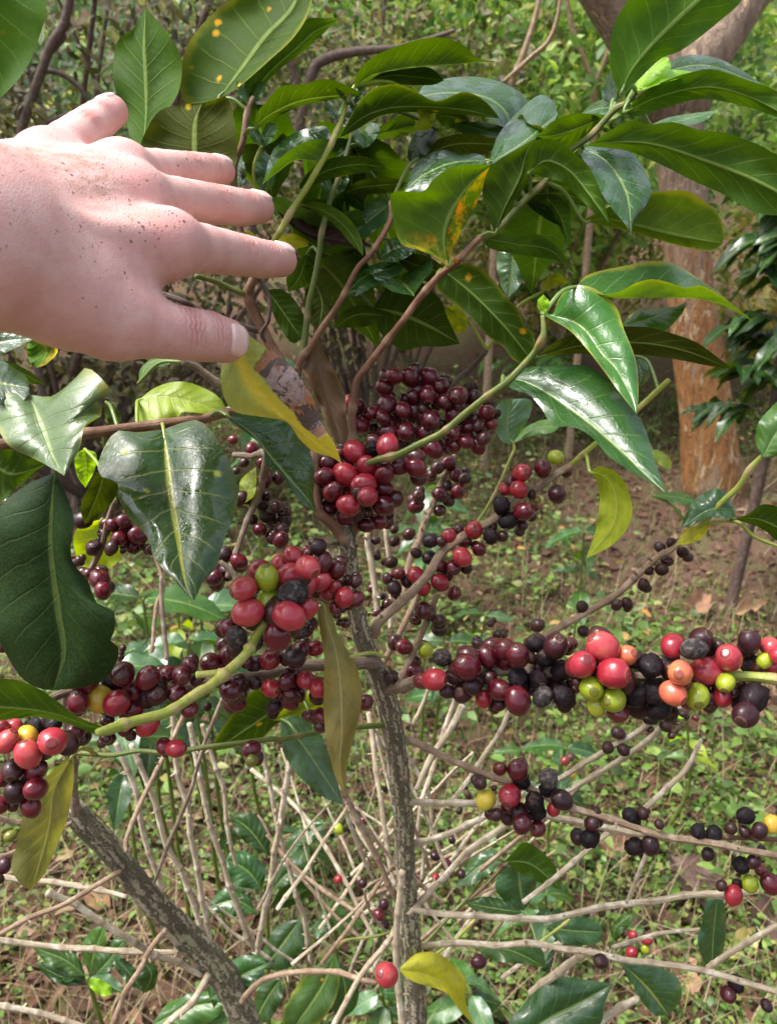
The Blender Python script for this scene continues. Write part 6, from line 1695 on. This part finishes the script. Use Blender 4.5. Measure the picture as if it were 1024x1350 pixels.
V, Fc, U, _ = tube(np.array(l2), np.array([.12, .125, .11, .10, .09, .07, .05]), 28, rough=.06, seed=5)
add('limb', V, Fc, BARK, tree, origin=l2[0], uvs=U)


# --- leafy thickets
def crown(clumps, leaves_per, clump_r, L, wr=.45, up=.6):
    idx = np.repeat(np.arange(len(clumps)), leaves_per)
    n_ = len(idx)
    off = rng.normal(0, 1, (n_, 3)); off *= (rng.random(n_) ** .4 / np.linalg.norm(off, axis=1))[:, None]
    b_ = clumps[idx] + off * np.array([1, 1, .7]) * clump_r
    a_ = off * .8 + rng.normal(0, .6, (n_, 3)); a_[:, 2] -= .15
    nm_ = rng.normal(0, .6, (n_, 3)); nm_[:, 2] += up * 1.6; nm_[:, 1] -= .9
    ln_ = L * rng.uniform(.6, 1.35, n_)
    return leaf_cloud(b_, a_, nm_, ln_, ln_ * wr * rng.uniform(.8, 1.2, n_), .15)


def thicket(name, label, ctr, size, ncl, per, cr, L, stops, limbs, bark, group, shell=.0, transl=.42, rough=.5):
    base = np.array([ctr[0], ctr[1], float(gz(ctr[0], ctr[1])) - .03])
    e = empty(name, base, label, 'bush' if 'tree' not in name else 'tree', group)
    th = rng.uniform(0, 6.28, ncl); u = rng.uniform(-1, 1, ncl); rr = rng.random(ncl) ** (.34 + shell)
    cl = np.column_stack([np.cos(th) * np.sqrt(1 - u * u) * rr * size[0], np.sin(th) * np.sqrt(1 - u * u) * rr * size[1], u * rr * size[2]]) + np.array(ctr)
    cl = cl[cl[:, 2] > gz(cl[:, 0], cl[:, 1]) + .05]
    v_, f_ = crown(cl, int(per * .75), cr, L * 1.1)
    add('crown', v_, f_, island_mat(name + '_leaf', stops, rough, transl), e, origin=base)
    for k in range(limbs):
        tgt = cl[rng.integers(len(cl))]
        m1 = base + (tgt - base) * .35 + rng.normal(0, .10, 3); m2 = base + (tgt - base) * .7 + rng.normal(0, .13, 3)
        Vb, Fb, Ub, _ = tube(np.array([base + rng.normal(0, .05, 3) * [1, 1, 0], m1, m2, tgt]), np.array([.024, .018, .012, .004]) * rng.uniform(.5, 1.2), 8, rough=.1, seed=k)
        add('limb' if k else 'trunk', Vb, Fb, SM[bark], e, origin=base, uvs=Ub)
    return e


DULL = [(0, (0.06, 0.07, 0.025)), (.25, (0.13, 0.14, 0.045)), (.45, (0.21, 0.21, 0.07)), (.6, (0.24, 0.16, 0.09)), (.75, (0.36, 0.34, 0.14)), (.88, (0.48, 0.44, 0.26)), (1, (0.55, 0.47, 0.36))]
FRESHG = [(0, (0.06, 0.13, 0.03)), (.25, (0.14, 0.27, 0.05)), (.5, (0.24, 0.40, 0.08)), (.75, (0.34, 0.48, 0.11)), (.9, (0.46, 0.52, 0.15)), (1, (0.48, 0.40, 0.12))]
BLUEG = [(0, (0.05, 0.10, 0.045)), (.4, (0.12, 0.21, 0.10)), (.75, (0.22, 0.33, 0.16)), (1, (0.34, 0.40, 0.19))]
GOLD = [(0, (0.12, 0.16, 0.04)), (.4, (0.28, 0.30, 0.08)), (.7, (0.44, 0.38, 0.11)), (1, (0.52, 0.34, 0.10))]
GR = 'leafy bushes behind the coffee shrub'
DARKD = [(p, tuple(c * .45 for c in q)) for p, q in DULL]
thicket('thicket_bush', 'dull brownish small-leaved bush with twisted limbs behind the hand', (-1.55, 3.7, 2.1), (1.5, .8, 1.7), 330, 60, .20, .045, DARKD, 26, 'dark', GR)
thicket('thicket_bush', 'olive small-leaved bush behind the left cherries', (-2.6, 4.2, 1.2), (1.4, .9, 1.1), 200, 55, .22, .05, DULL, 6, 'dark', GR)
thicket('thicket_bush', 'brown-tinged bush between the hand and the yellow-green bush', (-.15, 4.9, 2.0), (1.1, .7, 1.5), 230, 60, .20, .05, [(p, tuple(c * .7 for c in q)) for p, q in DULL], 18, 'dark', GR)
thicket('leafy_bush', 'bright yellow-green bush behind the raised leaves', (1.05, 5.3, 2.3), (1.0, .8, 1.3), 230, 48, .22, .075, FRESHG, 6, 'bark', GR)
thicket('leafy_bush', 'golden-green low bush beneath the bright bush', (1.2, 6.2, 1.3), (1.3, .7, .9), 180, 50, .22, .06, GOLD, 3, 'bark', GR)
thicket('leafy_bush', 'bluish-green bush left of the forked tree', (1.5, 7.0, 2.6), (1.5, .8, 1.4), 220, 50, .26, .085, BLUEG, 4, 'bark', GR)
thicket('leafy_bush', 'pale gold-green bush right of the forked tree', (3.5, 6.2, 2.3), (1.3, .8, 1.5), 260, 48, .24, .08, FRESHG, 5, 'bark', GR)
thicket('leafy_bush', 'dusty green bush low behind the forked tree', (3.3, 5.6, .9), (1.2, .6, .9), 170, 48, .22, .07, GOLD, 3, 'bark', GR)
thicket('leafy_bush', 'grey-green bush beyond the twisted limbs', (-2.4, 6.3, 2.6), (2.2, .9, 1.7), 300, 48, .28, .08, BLUEG, 5, 'bark', GR)
thicket('leafy_bush', 'mixed green bush filling the middle distance', (.2, 6.8, 2.3), (1.8, .7, 1.6), 260, 48, .26, .08, FRESHG, 4, 'bark', GR)

# young bare-stemmed tree and branches that show against the bushes
def bare(name, label, pts_list, mat, Y):
    root = PY(*pts_list[0][0][0][:2], Y)
    root[2] = float(gz(root[0], Y))
    e = empty(name, root, label, 'tree', 'thin bare saplings behind the shrub')
    for k, (pts, rs) in enumerate(pts_list):
        w_ = [PY(x_, y_, Y + dy) for x_, y_, dy in pts]
        if k == 0: w_ = [root] + w_
        r_ = ([rs[0] * 1.2] if k == 0 else []) + list(rs)
        V, Fc, U, _ = tube(np.array(w_), np.array(r_), 10, rough=.08, seed=k)
        add('trunk' if k == 0 else 'limb', V, Fc, SM[mat], e, origin=w_[0], uvs=U)


bare('sapling', 'thin pale Y-shaped sapling in front of the bluish bush', [([(778, 280, 0), (782, 170, 0), (783, 112, 0)], [.020, .019, .018]), ([(783, 112, 0), (770, 80, 0), (755, 40, 0), (742, -30, 0)], [.017, .014, .013, .010]), ([(783, 115, 0), (800, 70, 0), (812, 30, 0), (820, -40, 0)], [.014, .012, .011, .008]), ([(783, 118, 0), (800, 104, 0), (830, 90, 0)], [.011, .009, .007])], 'tan', 4.6)
bare('sapling', 'pale leaning sapling with a dark side branch before the bright bush', [([(655, 240, 0), (668, 130, 0), (690, 70, 0), (706, 20, 0), (720, -50, 0)], [.020, .018, .016, .013, .010]), ([(664, 108, -.05), (700, 75, -.05), (722, 55, -.05), (735, 20, -.05), (742, -40, -.05)], [.011, .011, .011, .009, .007])], 'tan', 4.4)
bare('sapling', 'dark crooked sapling behind the raised leaves', [([(330, 330, 0), (385, 200, 0), (410, 100, 0), (430, 78, 0), (470, 68, 0), (530, 62, 0), (600, 40, 0)], [.018, .018, .020, .020, .017, .012, .007]), ([(400, 140, 0), (380, 60, 0), (395, 0, 0), (410, -60, 0)], [.012, .011, .010, .008])], 'dark', 3.4)
bare('sapling', 'dark twisted sapling left of the raised little finger', [([(40, 420, 0), (20, 230, 0), (60, 80, 0), (85, 30, 0), (100, -40, 0)], [.016, .015, .016, .016, .012]), ([(5, 215, 0), (60, 165, 0), (95, 150, 0), (130, 130, 0)], [.012, .011, .010, .006]), ([(35, 95, .1), (75, 95, .1), (105, 115, .1), (120, 140, .1)], [.010, .010, .010, .006]), ([(60, 75, .1), (85, 45, .1), (92, 0, .1)], [.012, .011, .009])], 'dark', 3.1)

# far wood: reads as one mass
n = 900
wx = rng.uniform(-14, 14, n); wy = rng.uniform(9, 22, n)
wc = np.column_stack([wx, wy, gz(wx, wy) + rng.uniform(.2, 3.2, n)])
v, f = crown(wc, 42, .75, .20)
far = add('woodland', v, f, island_mat('woodland', [(0, (0.06, 0.10, 0.04)), (.4, (0.14, 0.21, 0.07)), (.75, (0.26, 0.33, 0.11)), (1, (0.42, 0.42, 0.16))], .6, .4), origin=(0, 0, 0))
tag(far, 'dense green woodland covering the slope far behind', 'woodland', kind='stuff')

# --- further foliage inside the shrub's crown, behind the leaves in front
UPB = [i for i, (o, p) in enumerate(BRANCHES) if p[:, 2].max() > 1.42 and p[:, 2].mean() > 1.30]
UPP = np.vstack([BRANCHES[i][1] for i in UPB]); UPI = np.concatenate([[i] * len(BRANCHES[i][1]) for i in UPB])
made = 0
for k in range(400):
    if made >= 15: break
    px, py = random.uniform(330, 800), random.uniform(110, 420)
    if py > 330 and px > 660: continue
    d = random.uniform(.475, .56)
    q = P(px, py, d)
    dd = np.linalg.norm(UPP - q, axis=1); j = int(np.argmin(dd))
    if dd[j] > .075: continue
    b0 = UPP[j]
    dr = (q - b0) / (dd[j] + 1e-9) * .9 + rng.normal(0, .45, 3) + np.array([0, .35, -.1])
    o = place_leaf(BRANCHES[int(UPI[j])][0], b0 + dr / np.linalg.norm(dr) * .006, dr, (rng.normal(0, .35), rng.normal(-.1, .3), 1), random.uniform(.07, .115), LM[random.choice(('gloss', 'gloss', 'dark', 'mid', 'speck', 'pale'))])
    made += 1
print('crown fill', made)
